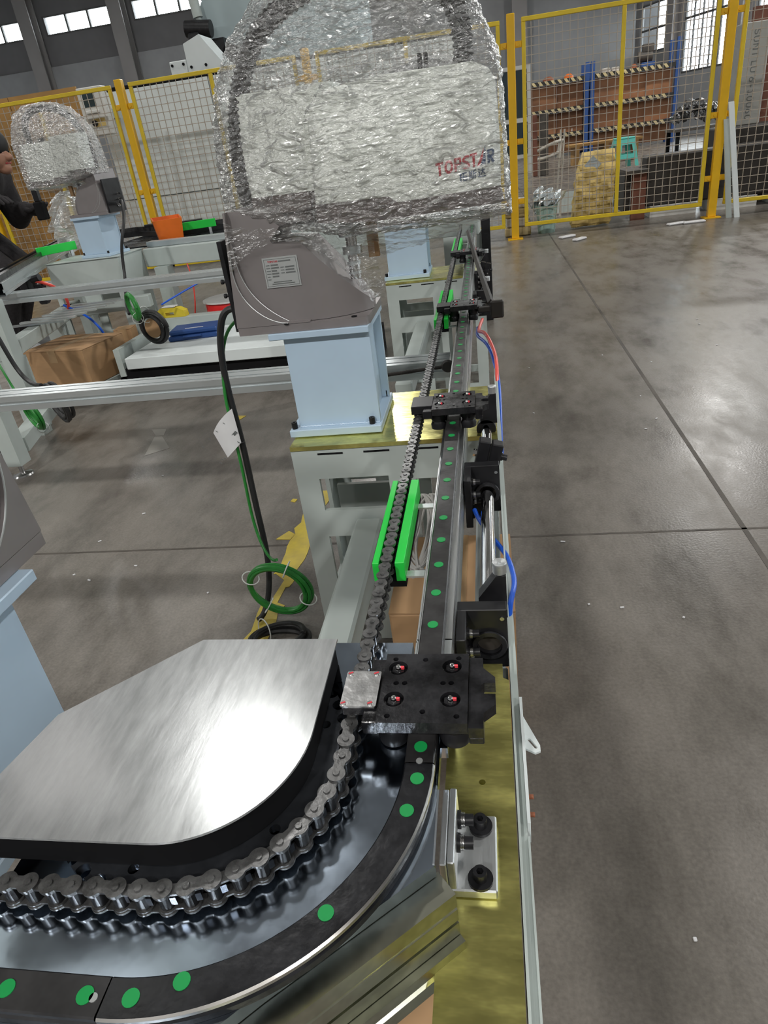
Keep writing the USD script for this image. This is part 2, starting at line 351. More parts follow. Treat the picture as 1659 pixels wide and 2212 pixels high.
# ------------------------------------------------------------------ floor marks: cut joints, tape
def strip(pts, z=.0015):
    return prism(Polygon(pts), 0.0003, z)
solo('floor_joint', cat([bx(.762, .778, -4, 20, .0002, .0008), bx(-3.2, 8, 1.935, 1.945, .0002, .0008)]), 'junk_dark', 'dark saw-cut joint lines running through the concrete floor right of the line', 'floor joint', smooth=False)
def ragged(xc, w, y0, y1, seed, n=26):
    r = random.Random(seed); L, Rr = [], []
    for i in range(n + 1):
        y = y0 + (y1 - y0) * i / n; L.append((xc - w / 2 + r.uniform(-.012, .008), y)); Rr.append((xc + w / 2 + r.uniform(-.008, .012), y))
    return L + Rr[::-1]
tape = Polygon(ragged(-.705, .072, 1.25, 2.35, 3)).difference(Polygon([(-.80, 1.62), (-.715, 1.60), (-.70, 1.72), (-.74, 1.76), (-.80, 1.73)])).difference(Polygon([(-.6, 1.55), (-.69, 1.60), (-.685, 1.68), (-.6, 1.70)]))
solo('floor_tape', prism(tape, .0003, .002), 'tape_yellow', 'torn yellow floor marking tape beside the nearest grey welded stand', 'floor tape', smooth=False)
for pts, lab in (([(-.80, 1.98), (-.745, 1.975), (-.735, 2.01), (-.765, 2.035)], 'torn yellow tape scrap lying left of the floor tape'), ([(-.82, 2.27), (-.80, 2.26), (-.795, 2.285), (-.815, 2.29)], 'tiny yellow tape scrap on the concrete behind the tape'),
                 ([(-1.47, 3.26), (-1.36, 3.24), (-1.34, 3.30), (-1.45, 3.32)], 'small pale yellow scrap on the floor beyond the near aluminium crossbar')):
    solo('tape_scrap', prism(Polygon(pts), .0003, .003), 'tape_yellow', lab, 'tape scrap', smooth=False)
r_ = random.Random(11)
for k in range(26):
    x, y = (r_.uniform(.1, 1.3), r_.uniform(.6, 4.5)) if k < 18 else (r_.uniform(-1.6, -.75), r_.uniform(1.2, 2.6)); a = r_.uniform(0, 180); l = r_.uniform(.003, .009)
    solo('floor_chip', xf(bx(-l, l, -.003, .003, .0003, .004, .001), (x, y, 0), rz=a), 'paper', 'tiny pale chip of debris lying on the concrete floor', 'debris', 'debris chips on the floor', smooth=False)

# ------------------------------------------------------------------ corner of the chain line (near end)
CX, CY = -.289, .4169            # centre of the bend
RR, RC = .2072, .1369            # rail and chain radii
XR, XCH = CX + RR, CX + RC       # x of straight rail and chain
PITCH = .01955
plate = Polygon([(-.0585, .334), (-.0585, .605), (-.225, .607), (-.335, .535), (-.435, .43), (-.435, .30), (-1.0, .30), (-1.0, .12), (-.30, .12), (-.183, .228)])
slot = sbox(XR - .024, .535, XR + .024, .62).union(sbox(-.0655, .33, -.05, .45))
plate = plate.difference(slot)
solo('corner_plate', prism(plate, .669, .683), 'mirror_plate', 'polished bluish metal corner plate under the bend of chain and rail', 'machine plate', smooth=False)
# sprocket
N = 44
seat = unary_union([Point(CX + RC * math.cos(2 * math.pi * (k + .5) / N + .012), CY + RC * math.sin(2 * math.pi * (k + .5) / N + .012)).buffer(.0069, 10) for k in range(N)])
gear = Point(CX, CY).buffer(RC + .0035, 64).difference(seat)
for a in (20, 80, 140, 200, 237, 260, 320): gear = gear.difference(Point(CX + .118 * math.cos(math.radians(a)), CY + .118 * math.sin(math.radians(a))).buffer(.005, 3))
sp = thing('sprocket', 'large dark oily sprocket disc under the sheet metal cover at the bend', 'sprocket')
put(sp, 'toothed_disc', prism(gear, .6965, .7055), 'sprocket_steel', 20)
put(sp, 'hub', cyl((CX, CY, .6832), (CX, CY, .6965), .06, 40), 'sprocket_steel')
# cover
cov = Polygon([(-.178, .546), (-.333, .547), (-.446, .434), (-.475, .30)] + [(CX + .1125 * math.cos(t), CY + .1165 * math.sin(t)) for t in np.linspace(-math.pi / 2, 0, 24)])
cv = thing('sprocket_cover', 'large brushed aluminium sheet cover with clipped and rounded corners over the sprocket', 'cover')
put(cv, 'top_sheet', prism(cov, .738, .7405), 'alu_brushed', 20)
put(cv, 'skirt', prism(cov.buffer(-.0035).difference(cov.buffer(-.006)), .7062, .738), 'black_matte', 20)
put(cv, 'skirt', bx(-.334, -.181, .5395, .5425, .684, .7062), 'black_matte', 20)

# chain
def chain_path(s):
    "arc length from the tangent point of the bend: s<0 on the straight (towards +y), then the bend, then along -x"
    La = RC * math.pi / 2
    if s < 0: return (XCH, CY - s)
    if s <= La: a = s / RC; return (CX + RC * math.cos(a), CY - RC * math.sin(a))
    return (CX - (s - La), CY - RC)
def link_poly(L, r, w):
    p = unary_union([Point(0, 0).buffer(r, 8), Point(L, 0).buffer(r, 8), sbox(0, -w, L, w)])
    return p.buffer(.0022, 3).buffer(-.0022, 3)
LP = link_poly(PITCH, .0085, .0052); LPi = link_poly(PITCH, .0078, .0046)
outer_plates = cat([prism(LP, .7112, .7132), prism(LP, .6888, .6908)] + [cyl((x, 0, .7132), (x, 0, .7145), .0034, 8, .0030) for x in (0, PITCH)])
inner_plates = cat([prism(LPi, .7088, .7110), prism(LPi, .6910, .6930)])
rollers = cat([cyl((x, 0, .6930), (x, 0, .7088), .0062, 12) for x in (0, PITCH)])
def make_chain(name, label, s0, s1, path=chain_path, dz=0, simple=False):
    t = thing(name, label, 'chain'); k = 0; s = s0; pins = []
    while s < s1: pins.append(path(s)); s += PITCH
    far = []
    for i in range(len(pins) - 1):
        (xa, ya), (xb, yb) = pins[i], pins[i + 1]; a = math.degrees(math.atan2(yb - ya, xb - xa))
        if i % 2 == 0: put(t, 'outer_link', xf(outer_plates, (xa, ya, dz), rz=a), 'chain_plate', 25)
        else:
            put(t, 'inner_link', xf(inner_plates, (xa, ya, dz), rz=a), 'chain_plate', 25)
        if i % 2: far.append(xf(rollers, (xa, ya, dz), rz=a))
    put(t, 'roller_row', cat(far), 'chain_dark', 30, kind='stuff')
    return t
make_chain('roller_chain', 'greasy dark steel roller chain running up the line and round the near bend', -210 * PITCH + .004, .1369 * math.pi / 2 + .55)

# rail with green hole plugs
sec = [(-.0125, .7005), (-.0138, .6992), (-.0138, .6955), (-.0112, .6925), (-.0138, .6895), (-.0138, .6832), (.0138, .6832), (.0138, .6895), (.0112, .6925), (.0138, .6955), (.0138, .6992), (.0125, .7005)]
arc = [(CX + RR * math.cos(a), CY - RR * math.sin(a)) for a in np.linspace(0, math.pi / 2, 40)]
rl = thing('guide_rail', 'black steel guide rail with a row of green hole plugs, curved at the near end', 'guide rail')
put(rl, 'straight_section', sweepxy(sec, [(XR, 5.05), (XR, 3.0), (XR, CY + .0012)]), 'rail_steel', 20)
put(rl, 'curved_section', sweepxy(sec, arc), 'rail_oiled', 20)
put(rl, 'end_section', sweepxy(sec, [(CX - .0012, CY - RR), (-.6, CY - RR), (-1.0, CY - RR)]), 'rail_steel', 20)
edge = [(.0128, .7003), (.0145, .6988), (.0145, .6955), (.0118, .6926), (.0112, .6925), (.0136, .6955), (.0136, .6985)]
put(rl, 'ground_edge', sweepxy([(-o, z) for o, z in edge][::-1], arc), 'rail_edge', 20)
dots = [(XR, CY + .0185), (XR, CY - .018), (CX + .2 * math.cos(.20), 0), ]
dp = [(XR, .436), (XR - .0005, .400), (-.0885, .367), (-.1415, .277), (-.236, .2235), (-.269, .2105), (-.304, .2097), (-.367, .2097)]
y = .617
while y < 4.9: dp.append((XR, y)); y += .0632
for (dx, dy) in dp: put(rl, 'hole_plug', cyl((dx, dy, .7000), (dx, dy, .7012), .0063, 18), 'green_dot')
for (dx, dy) in ((XR, .4195), (CX - .008, .2087)): put(rl, 'dowel', cyl((dx, dy, .70), (dx, dy, .7012), .0032, 14), 'plate_silver')

# extruded beam under the straight rail
bs = [(-.0215, .683), (-.0215, .668), (-.0165, .668), (-.0165, .655), (-.0215, .655), (-.0215, .60), (.0215, .60), (.0215, .655), (.0165, .655), (.0165, .668), (.0215, .668), (.0215, .6795), (.0200, .6795), (.0200, .6825), (.0188, .6825), (.0188, .681), (.0172, .681), (.0172, .683)]
bm = thing('rail_beam', 'long aluminium extrusion carrying the straight guide rail', 'aluminium profile')
put(bm, 'beam', sweepxy([(-a, b) for a, b in bs], [(XR, .612), (XR, 2.5), (XR, 5.05)]), 'alu_plain', 15)
put(bm, 'end_piece', sweepxy([(-a, b) for a, b in bs], [(XR, .537), (XR, .57), (XR, .610)]), 'alu_satin', 15)

# diagonal profile below the plate's front edge
d0, d1 = np.array([-.0595, .337]), np.array([-.60, -.124]); dv = (d1 - d0) / np.linalg.norm(d1 - d0); nv = np.array([-dv[1], dv[0]]);
if nv @ np.array([1, -1]) < 0: nv = -nv
dsec = [(0, .668), (.024, .668), (.024, .651), (.0215, .650), (.0215, .648), (.024, .647), (.024, .632), (.020, .632), (.020, .628), (.024, .628), (.024, .612), (0, .612)]
sg = 1 if nv @ np.array([dv[1], -dv[0]]) > 0 else -1
dg = thing('diagonal_profile', 'diagonal aluminium extrusion under the front edge of the corner plate', 'aluminium profile')
pth = [tuple(d0 + dv * .004), tuple((d0 + d1) / 2), tuple(d1)]
put(dg, 'beam', sweepxy([(sg * a, b) for a, b in dsec], pth), 'frame_profile', 15)
put(dg, 'lower_beam', sweepxy([(sg * a, b) for a, b in [(.002, .611), (.031, .611), (.031, .598), (.028, .596), (.028, .592), (.031, .59), (.031, .574), (.002, .574)]], pth), 'frame_profile', 15)

# ------------------------------------------------------------------ table strip (chromated plates) along the right side
tp = thing('table_plate', 'yellow chromated steel plate along the near right edge of the table', 'machine plate')
hole = Point(-.029, .478).buffer(.0035, 10)
put(tp, 'plate', prism(Polygon([(-.068, -.1), (-.068, .66), (-.003, .66), (-.003, .635), (.0045, .63), (.0045, -.1)]).difference(hole), .590, .600), 'chromate', False)
put(tp, 'support', bx(-.064, -.004, -.1, .655, .50, .589), 'machine_grey', False)
rs = thing('wiring_duct', 'grey metal wiring duct strip along the outer edge of the table', 'cable duct')
put(rs, 'duct', cat([bx(.006, .0085, -.1, 1.9, .50, .600), bx(.0085, .015, -.1, 1.9, .50, .592), bx(.0150, .017, -.1, .42, .50, .596)]), 'machine_grey', False)
tab = thing('slotted_tab', 'small grey slotted sheet metal tab sticking out beyond the table edge', 'bracket')
put(tab, 'tab', prism(Polygon([(.016, .60), (.016, .545), (.030, .537), (.036, .540), (.036, .548)]).difference(LineString([(.024, .556), (.031, .545)]).buffer(.0018)), .575, .578), 'machine_white', False)
put(tab, 'strap', bx(.0152, .0185, .43, .60, .572, .602), 'machine_white', False)
for yy in (.545, .512): put(tab, 'slot', bx(.0184, .0188, yy - .006, yy + .006, .585, .594), 'black_matte', False)
for yy in (.447, .468): put(tab, 'screw', cyl((.0186, yy, .592), (.0235, yy, .592), .0025, 10), 'junk_rust')

# corner bracket with socket bolts
cb = thing('corner_bracket', 'thick aluminium angle bracket with four black socket bolts on the yellow plate', 'bracket')
put(cb, 'base_leg', bx(-.0575, -.0148, .353, .430, .6003, .612, .0015), 'alu_light', 20)
put(cb, 'upright_leg', bx(-.0575, -.0510, .353, .430, .6125, .651, .001), 'alu_light', 20)
put(cb, 'end_plate', bx(-.0640, -.0580, .351, .4285, .6003, .651, .001), 'alu_light', 20)
def socket_bolt(parent, p, d, r=.0062, h=.010, washer=.0115, mat='black_oxide', spring=False):
    p, d = np.array(p, float), np.array(d, float); q = p.copy()
    w = put(parent, 'washer', cyl(q, q + d * .0032, washer, 24), mat); q = q + d * .0033
    if spring:
        put(parent, 'spring_washer', cat([cyl(q, q + d * .0018, r * 1.25, 20), cyl(q + d * .0020, q + d * .0036, r * 1.22, 20)]), 'steel'); q = q + d * .0037
    e = np.cross(d, [0, 0, 1.]) if abs(d[2]) < .9 else np.array([1., 0, 0])
    head = m3.Manifold.cylinder(h, r, r, 28) - m3.Manifold.cylinder(h, r * .55, r * .55, 6).translate((0, 0, h * .4))
    head = tm(head)
    if abs(d[0]) > .9: head.apply_transform(trimesh.transformations.rotation_matrix(math.pi / 2 * np.sign(d[0]), [0, 1, 0]))
    if d[2] < -.9: head.apply_transform(trimesh.transformations.rotation_matrix(math.pi, [1, 0, 0]))
    head.apply_translation(q); put(parent, 'bolt_head', head, mat)
for yy in (.4165, .3635): socket_bolt(cb, (-.0300, yy, .6122), (0, 0, 1))
for yy in (.4115, .3875): socket_bolt(cb, (-.0508, yy, .6295), (1, 0, 0), r=.0056, washer=.0085, h=.008, spring=True)

# ------------------------------------------------------------------ carriages on the rail
hookp = Polygon([(-.0355, .433), (-.0215, .433), (-.0215, .452), (-.010, .463), (-.010, .4765), (-.021, .4765), (-.0235, .4795), (-.0235, .488), (-.021, .491), (-.010, .491), (-.010, .499), (-.0215, .512), (-.022, .527), (-.0355, .527)])
BOLTS = [(-.107, .506), (-.0525, .508), (-.107, .463), (-.0525, .463)]
def carriage(label, y0, first=False):
    t = thing('carriage', label, 'carriage', None, (0, y0, 0)); D = -.433
    pl = m3.Manifold(m3.Mesh(np.asarray(bx(-.121, -.036, 0, .094, .7215, .735).vertices, np.float32), np.asarray(bx(-.121, -.036, 0, .094, .7215, .735).faces, np.uint32)))
    for (a, b) in BOLTS: pl = pl - m3.Manifold.cylinder(.012, .0098, .0098, 28).translate((a, b + D, .7275))
    for (a, b) in [(-.111, .4415), (-.046, .4415), (-.111, .519), (-.046, .520), (-.078, .447), (-.080, .518), (-.107, .4845), (-.0985, .4845), (-.0605, .4845), (-.0525, .4845)]:
        pl = pl - m3.Manifold.cylinder(.03, .0028, .0028, 16).translate((a, b + D, .724))
    put(t, 'top_plate', pl, 'black_oily', 20)
    for (a, b) in BOLTS:
        h = put(t, 'hex_bolt', cyl((a, b + D, .7276), (a, b + D, .7335), .0068, 6), 'black_oily', 20)
        put(t, 'bolt_tip', lathe([(0, .7385), (.002, .738), (.0032, .7365), (.0034, .7336), (0, .7336)], (a, b + D, 0), n=12), 'chrome')
        put(t, 'paint_mark', bx(a + .0005, a + .006, b + D - .0014, b + D + .0012, .7336, .7372, .0005), 'red_paint')
        put(t, 'guide_roller', lathe([(0, .7210), (.0150, .7210), (.0158, .708), (.0125, .700), (.0158, .693), (.0150, .685), (0, .685)], (a + (-.0045 if a < -.08 else .0018), b + D, 0)), 'black_oxide')
    put(t, 'side_hook', prism(affinity.translate(hookp, 0, D), .7165, .729), 'black_oily', 20)
    put(t, 'hook_step', bx(-.0355, -.0215, 0, .094, .708, .7163, .001), 'black_oily', 20)
    if first:
        put(t, 'side_block', bx(-.1365, -.1215, .006, .093, .713, .729, .001), 'black_oily', 20)
        put(t, 'chain_arm', bx(-.160, -.1368, .027, .064, .7155, .7305, .001), 'black_oily', 20)
        cpm = prism(rrect(-.1595, -.1240, .0215, .070, .002), .7312, .7335)
        cp = put(t, 'chain_clip_plate', cpm, 'clip_metal', 20, label='silver clip plate over the chain with four red-marked screws')
        for (a, b) in ((-.1565, .0255), (-.1300, .0255), (-.1555, .0665), (-.1290, .0665)):
            s = put(cp, 'clip_screw', cyl((a, b, .7336), (a, b, .7345), .0030, 14), 'steel'); put(cp, 'screw_mark', xf(bx(-.0024, .0024, -.0006, .0006, .7346, .7350), (a, b, 0), rz=25), 'red_paint', False)
    else:
        put(t, 'chain_arm', bx(-.165, -.1215, .027, .086, .716, .733, .001), 'black_oxide', 20)
        put(t, 'side_block', bx(-.140, -.1215, .006, .026, .713, .729, .001), 'black_oxide', 20)
    return t
carriage('nearest black carriage plate with a silver chain clip and red-marked bolts', .433, True)
carriage('second black carriage on the rail in front of the pale blue pedestal', 1.240)
carriage('third black carriage on the rail, beside the slanted dark brace', 2.13)
carriage('farthest black carriage on the rail, near the second pedestal', 3.23)

# ------------------------------------------------------------------ green chain guides
def chain_guide(label, y0, y1, with_brackets=True):
    t = thing('chain_guide', label, 'chain guide')
    put(t, 'guide_bar', bx(XCH - .0205, XCH - .0112, y0, y1, .676, .7065, .0006), 'green_guide', 20)
    put(t, 'guide_bar', bx(XCH + .0105, XCH + .0235, y0, y1, .676, .7065, .0006), 'green_guide', 20)
    put(t, 'guide_base', bx(XCH - .0205, XCH + .0235, y0, y1, .667, .6758), 'black_matte', 20)
    if with_brackets:
        for yy in (y0 + .012, y1 - .045): put(t, 'bracket', bx(XCH + .0237, XR - .0218, yy - .007, yy + .007, .6775, .6805), 'alu_satin', 20)
chain_guide('bright green plastic chain guide on the near straight run', .742, .992)
chain_guide('green plastic chain guide beside the third carriage', 2.10, 2.55)
chain_guide('far green plastic chain guide at the end of the line', 3.5, 3.95)

# ------------------------------------------------------------------ index units along the right side of the rail: brackets, shaft, stops
def shaft_bracket(label, y, bearing=True):
    t = thing('shaft_bracket', label, 'bracket', None, (0, y, 0))
    pm = man(bx(-.0585, .0055, -.016, .004, .567, .664, .001))
    if bearing: pm = pm - m3.Manifold.cylinder(.06, .0165, .0165, 36).rotate((90, 0, 0)).translate((-.0185, .03, .608))
    put(t, 'plate', pm, 'black_oxide', 20)
    put(t, 'side_leg', bx(-.0585, -.046, -.075, -.0162, .567, .664, .001), 'black_oxide', 20)
    if bearing:
        put(t, 'bearing_ring', lathe([(.0165, .0), (.0225, .0), (.0235, .002), (.0225, .005), (.0185, .006), (.0165, .004)], (-.0185, 0, .608), 'y', 36).apply_transform(trimesh.transformations.translation_matrix([0, -.0215, 0])), 'black_oily')
        put(t, 'bearing_face', cyl((-.0185, -.010, .608), (-.0185, -.004, .608), .0163, 36), 'junk_dark')
    for zz, yy in ((.642, -.036), (.622, -.048), (.600, -.030), (.585, -.056)):
        socket_bolt(t, (-.0459, yy, zz), (1, 0, 0), r=.0052, h=.0085, washer=.008, spring=True)
    for zz in (.650, .595): put(t, 'screw', cyl((-.001, -.0175, zz), (-.001, -.0162, zz), .003, 12), 'steel')
    return t
def stop_lever(label, y):
    t = thing('stop_lever', label, 'stop')
    put(t, 'arm', prism(Polygon([(-.0310, .622), (-.0310, .655), (-.0065, .690), (.0065, .690), (.0068, .622)]), y - .011, y + .009, 'y'), 'black_oxide', 20)
    put(t, 'hub', cyl((-.0185, y - .011, .608), (-.0185, y + .009, .608), .022, 28), 'black_oxide')
    put(t, 'bumper', lathe([(0, .7065), (.0022, .7065), (.0022, .705), (.0092, .7068), (.0100, .7055), (.0100, .7035), (.0092, .7028), (.0092, .6905), (0, .6905)], (-.0015, y - .001, 0)), 'alu_light')
def clamp_block(label, y):
    t = thing('shaft_clamp', label, 'clamp')
    b = cat([bx(-.024, -.0015, -.013, .013, -.03, .052, .002), bx(.0005, .022, -.013, .013, -.03, .050, .002)])
    put(t, 'block', xf(b, (-.0175, y, .640), ry=14), 'black_oxide', 20)
    put(t, 'clamp_bolt', xf(cat([cyl((.0225, 0, .022), (.0255, 0, .022), .0075, 20), cyl((.0256, 0, .022), (.034, 0, .022), .0062, 20)]), (-.0175, y, .640), ry=14), 'black_oily')
    put(t, 'clamp_nut', xf(cyl((-.0245, 0, .022), (-.031, 0, .022), .0072, 6), (-.0175, y, .640), ry=14), 'chrome', 20)
for oy, w1, w2 in ((0, 'nearest', 'on the near unit'), (2.0, 'farther', 'on the far unit')):
    shaft_bracket(w1 + ' black bearing bracket with an open round bearing facing the camera', .706 + oy)
    shaft_bracket(('black bracket holding the far end of the near shaft' if oy == 0 else 'black bracket holding the far end of the farther shaft'), 1.135 + oy, True)
    solo('index_shaft', cyl((-.0185, .6985 + oy, .608), (-.0185, 1.62 + oy, .608), .0122, 32), 'chrome', ('polished round steel shaft running beside the near rail' if oy == 0 else 'polished round steel shaft beside the far stretch of rail'), 'shaft')
    stop_lever(('near black stop lever with a chrome bumper, by the blue hose' if oy == 0 else 'far black stop lever with a small chrome bumper'), .738 + oy)
    stop_lever(('black stop lever beside the second carriage, where the red hose ends' if oy == 0 else 'most distant black stop lever at the end of the line'), 1.44 + oy)
    clamp_block('black split clamp block ' + w2 + ' of shaft and brackets', 1.172 + oy)

# ------------------------------------------------------------------ welded stands with chromated tops
def stand(label, tlabel, dx, dy):
    t = thing('welded_stand', label, 'stand', None, (dx, dy, 0))
    fr = sbox(-.484, .012, .004, .589)
    for w in ((-.426, .424, -.255, .512), (-.428, .03, -.352, .348), (-.280, .03, -.225, .348), (-.19, .05, -.05, .50)): fr = fr.difference(sbox(*w))
    put(t, 'front_frame', prism(fr, 1.412, 1.424, 'y'), 'machine_grey', False)
    put(t, 'back_frame', prism(fr, 1.736, 1.748, 'y'), 'machine_grey', False)
    put(t, 'side_frame', prism(sbox(1.424, .012, 1.736, .589).difference(sbox(1.50, .10, 1.66, .50)), -.484, -.472, 'x'), 'machine_grey', False)
    put(t, 'side_frame', prism(sbox(1.424, .012, 1.736, .589).difference(sbox(1.50, .10, 1.66, .50)), -.008, .004, 'x'), 'machine_grey', False)
    put(t, 'inner_rib', bx(-.425, -.235, 1.56, 1.572, .03, .42), 'machine_grey', False)
    for x0, x1 in ((-.419, -.357), (-.307, -.245), (-.19, -.13)): put(t, 'slot', bx(x0, x1, 1.4112, 1.4118, .576, .5805), 'black_matte', False)
    put(t, 'rear_tube', bx(-.350, -.283, .44, 1.410, .335, .400, .006), 'machine_grey', 20)
    put(t, 'tube_foot', bx(-.345, -.290, .44, .50, .0, .334), 'machine_grey', 20)
    for x in (-.47, -.01):
        for y in (1.43, 1.73): put(t, 'foot', cyl((x, y, 0), (x, y, .012), .016, 16), 'steel_dark')
    top = sbox(-.484, 1.410, .006, 1.752).difference(sbox(-.02, 1.50, .01, 1.66))
    solo('stand_top_plate', xf(prism(top, .5895, .600), (dx, dy, 0)), 'chromate', tlabel, 'machine plate', smooth=False)
stand('nearest grey welded steel stand with rectangular cutouts, under the main robot', 'yellow chromated top plate of the nearest welded stand', 0, 0)
stand('second grey welded steel stand with square cutouts, farther up the line', 'yellow chromated top plate of the second welded stand', -.02, 2.0)

# ------------------------------------------------------------------ pale blue pedestals
PO = (-.3715, 1.585, .601)       # pedestal origin (bottom centre)
def pedestal(label, loc, rot):
    t = thing('robot_pedestal', label, 'pedestal', None, loc, rot)
    put(t, 'base_plate', bx(-.1235, .1055, -.118, .117, 0, .019, .002), 'blue_paint', 20)
    put(t, 'front_plate', bx(-.1015, .1015, -.095, -.085, .0192, .2385, .001), 'blue_paint', 20)
    put(t, 'back_plate', bx(-.1015, .1015, .085, .095, .0192, .2385, .001), 'blue_paint', 20)
    put(t, 'web', bx(-.0985, -.0885, -.0848, .0848, .0192, .2385), 'blue_paint', 20)
    put(t, 'web', bx(.072, .082, -.0848, .0848, .0192, .2385), 'blue_paint', 20)
    put(t, 'top_flange', bx(-.1315, .1035, -.110, .115, .2387, .2538, .0015), 'blue_paint', 20)
    w = tube([(x, -.0965 + .0006 * math.sin(x * 900), .0200 + .0006 * math.cos(x * 700)) for x in np.linspace(-.10, .10, 60)], .0022, 6)
    put(t, 'weld_seam', w, 'blue_paint')
    for x, y in ((-.112, -.103), (.082, -.103), (-.112, .100), (.094, .092)):
        put(t, 'bolt', m3.Manifold.cylinder(.016, .0072, .0072, 24).translate((x, y, .0192)) - m3.Manifold.cylinder(.01, .0038, .0038, 6).translate((x, y, .029)), 'black_oxide', 20)
    return t
pedestal('pale blue steel pedestal under the nearest wrapped robot', PO, 0)
pedestal('pale blue pedestal farther up the line, behind the hanging plastic film', (PO[0] - .02, PO[1] + 2.0, PO[2]), 0)
pedestal('pale blue pedestal cut off at the left edge of the foreground', (-.660, .4595, .5610), -90)
pedestal('pale blue pedestal on the left machine under the small wrapped robot', (-2.615, 4.615, .772), 170)

# ------------------------------------------------------------------ robots
RO = np.array([-.3715, 1.585, .855])
def L(m): return xf(m, -RO)
def curve(P, n=14): return [tuple(p) for p in smoothpath(np.array(P, float), n)]
ro = curve([(-.552, 1.031), (-.552, .963), (-.529, .918), (-.491, .887), (-.451, .8755)])
ri = curve([(-.546, 1.044), (-.541, .988), (-.517, .936), (-.449, .8785)])
def robot(label, loc, rot, swing=0):
    def LA(m):
        m = tm(m).copy(); m.apply_transform(trimesh.transformations.rotation_matrix(math.radians(swing), [0, 0, 1], [-.425, 1.655, 0])); return L(m)
    t = thing('industrial_robot', label, 'robot', None, loc, rot)
    # casting: foot, back shell with the sweeping ridge, fin with rounded nose
    foot = prism(Polygon([(-.572, 1.482), (-.30, 1.482), (-.272, 1.486), (-.2655, 1.50), (-.2655, 1.69), (-.572, 1.69)]), .8552, .873)
    shell = prism(Polygon([(-.5735, .8735), (-.5500, 1.116), (-.545, 1.116), (-.552, 1.05)] + ro + [(-.40, .8738)]), 1.481, 1.69, 'y')
    groove = prism(Polygon([(-.552, 1.05), (-.546, 1.06)] + ri + [(-.40, .8765), (-.40, .8735), (-.56, .8735)]), 1.487, 1.684, 'y')
    fin = prism(Polygon([(-.550, .874), (-.5500, 1.1160), (-.468, 1.111), (-.436, 1.076), (-.462, 1.050), (-.458, 1.044), (-.394, 1.038), (-.263, .893), (-.262, .874)]), 1.40, 1.80, 'y')
    nose = Polygon([(-.60, 1.498), (-.40, 1.496), (-.36, 1.500), (-.32, 1.515), (-.285, 1.540), (-.268, 1.56), (-.262, 1.5855), (-.268, 1.611), (-.285, 1.631), (-.32, 1.656), (-.36, 1.671), (-.40, 1.675), (-.60, 1.673)])
    fin2 = tm(man(fin) ^ man(prism(nose, .80, 1.2)))
    put(t, 'base_casting', L(cat([foot, shell, groove, fin2])), 'cast_grey', 30)
    rl_ = [tube([(x, yy, z) for x, z in c_], r_r, 5) for yy, c_, r_r in ((1.4812, ro, .0012), (1.4870, ri, .0010), (1.6898, ro, .0012), (1.6840, ri, .0010))]
    put(t, 'ridge_line', L(cat(rl_)), 'plate_silver')
    put(t, 'back_panel', L(bx(-.585, -.574, 1.50, 1.672, .862, 1.06, .001)), 'black_oxide')
    for x, y in ((-.30, 1.495), (-.283, 1.675), (-.455, 1.4835)): put(t, 'mount_bolt', L(cyl((x, y, .8731), (x, y, .8750), .0065, 16)), 'black_matte')
    # data plate
    npl = put(t, 'data_plate', L(bx(-.488, -.408, 1.4945, 1.4958, .9525, 1.0165)), 'plate_silver', False, label='silver data plate with rows of small print')
    rr = random.Random(5); pr = []
    def row(x0, x1, z, h=.0022): pr.append(bx(x0, x1, 1.4940, 1.4944, z - h / 2, z + h / 2))
    for zf in (.9562, 1.0128): row(-.4845, -.4115, zf, .0006)
    for xf_ in (-.4845, -.4121): pr.append(bx(xf_, xf_ + .0006, 1.4940, 1.4944, .9562, 1.0128))
    row(-.452, -.424, 1.0075, .0026)
    for k, zz in enumerate((1.0005, .9945, .9885, .9825, .9765, .9705)):
        row(-.4815, -.4815 + rr.uniform(.006, .010), zz, .0016)
        if k < 5: row(-.470, -.470 + rr.uniform(.012, .018), zz, .0030)
        if 0 < k < 4: row(-.449, -.441, zz, .0016); row(-.438, -.438 + rr.uniform(.018, .022), zz, .0030)
    row(-.470, -.428, .9645, .0018); row(-.474, -.422, .9605, .0018)
    put(npl, 'print', L(cat(pr)), 'plate_print', False)
    tt = meshkit.text_mesh('TOPSTAR', .0036, .0005, True); tt.vertices = tt.vertices[:, [0, 2, 1]] * [1, -1, 1]; tt.invert(); put(npl, 'print', L(xf(tt, (-.4765, 1.4945, 1.0058))), 'red_print', False)
    # fittings on the back and the connector on the fin
    put(t, 'connector_block', L(xf(cat([bx(-.022, .022, -.014, .014, 0, .017, .003), bx(-.012, .012, -.0146, -.0142, .004, .013)]), (-.466, 1.532, 1.051), rz=0, ry=-14)), 'black_oxide', 20)
    for z in (.967, .935): put(t, 'air_fitting', L(cat([cyl((-.5852, 1.56, z), (-.596, 1.56, z), .0055, 12)])), 'steel'); put(t, 'fitting_plug', L(cat([cyl((-.596, 1.56, z), (-.612, 1.56, z), .0034, 10), cyl((-.612, 1.56, z), (-.617, 1.56, z), .0055, 10)])), 'black_oxide')
    put(t, 'cable_gland', L(lathe([(0, 0), (.013, 0), (.013, -.008), (.0105, -.009), (.0105, -.018), (.0085, -.022), (0, -.022)], (-.5852, 1.575, .902), 'x', 12)), 'chrome')
    put(t, 'screw', L(cat([cyl((x, 1.53, z), (x, 1.53, z + .005), .005, 12) for x, z in ((-.418, 1.041), (-.405, 1.0405))])), 'steel')
    # first link behind, second link in front with its white cover
    ln = rrect(-.545, -.30, 1.60, 1.735, .05, 8)
    put(t, 'first_link', LA(prism(ln, 1.132, 1.330)), 'robot_white', 30)
    put(t, 'first_link_base', LA(prism(rrect(-.535, -.37, 1.60, 1.70, .03, 8), 1.095, 1.1318)), 'robot_trim', 30)
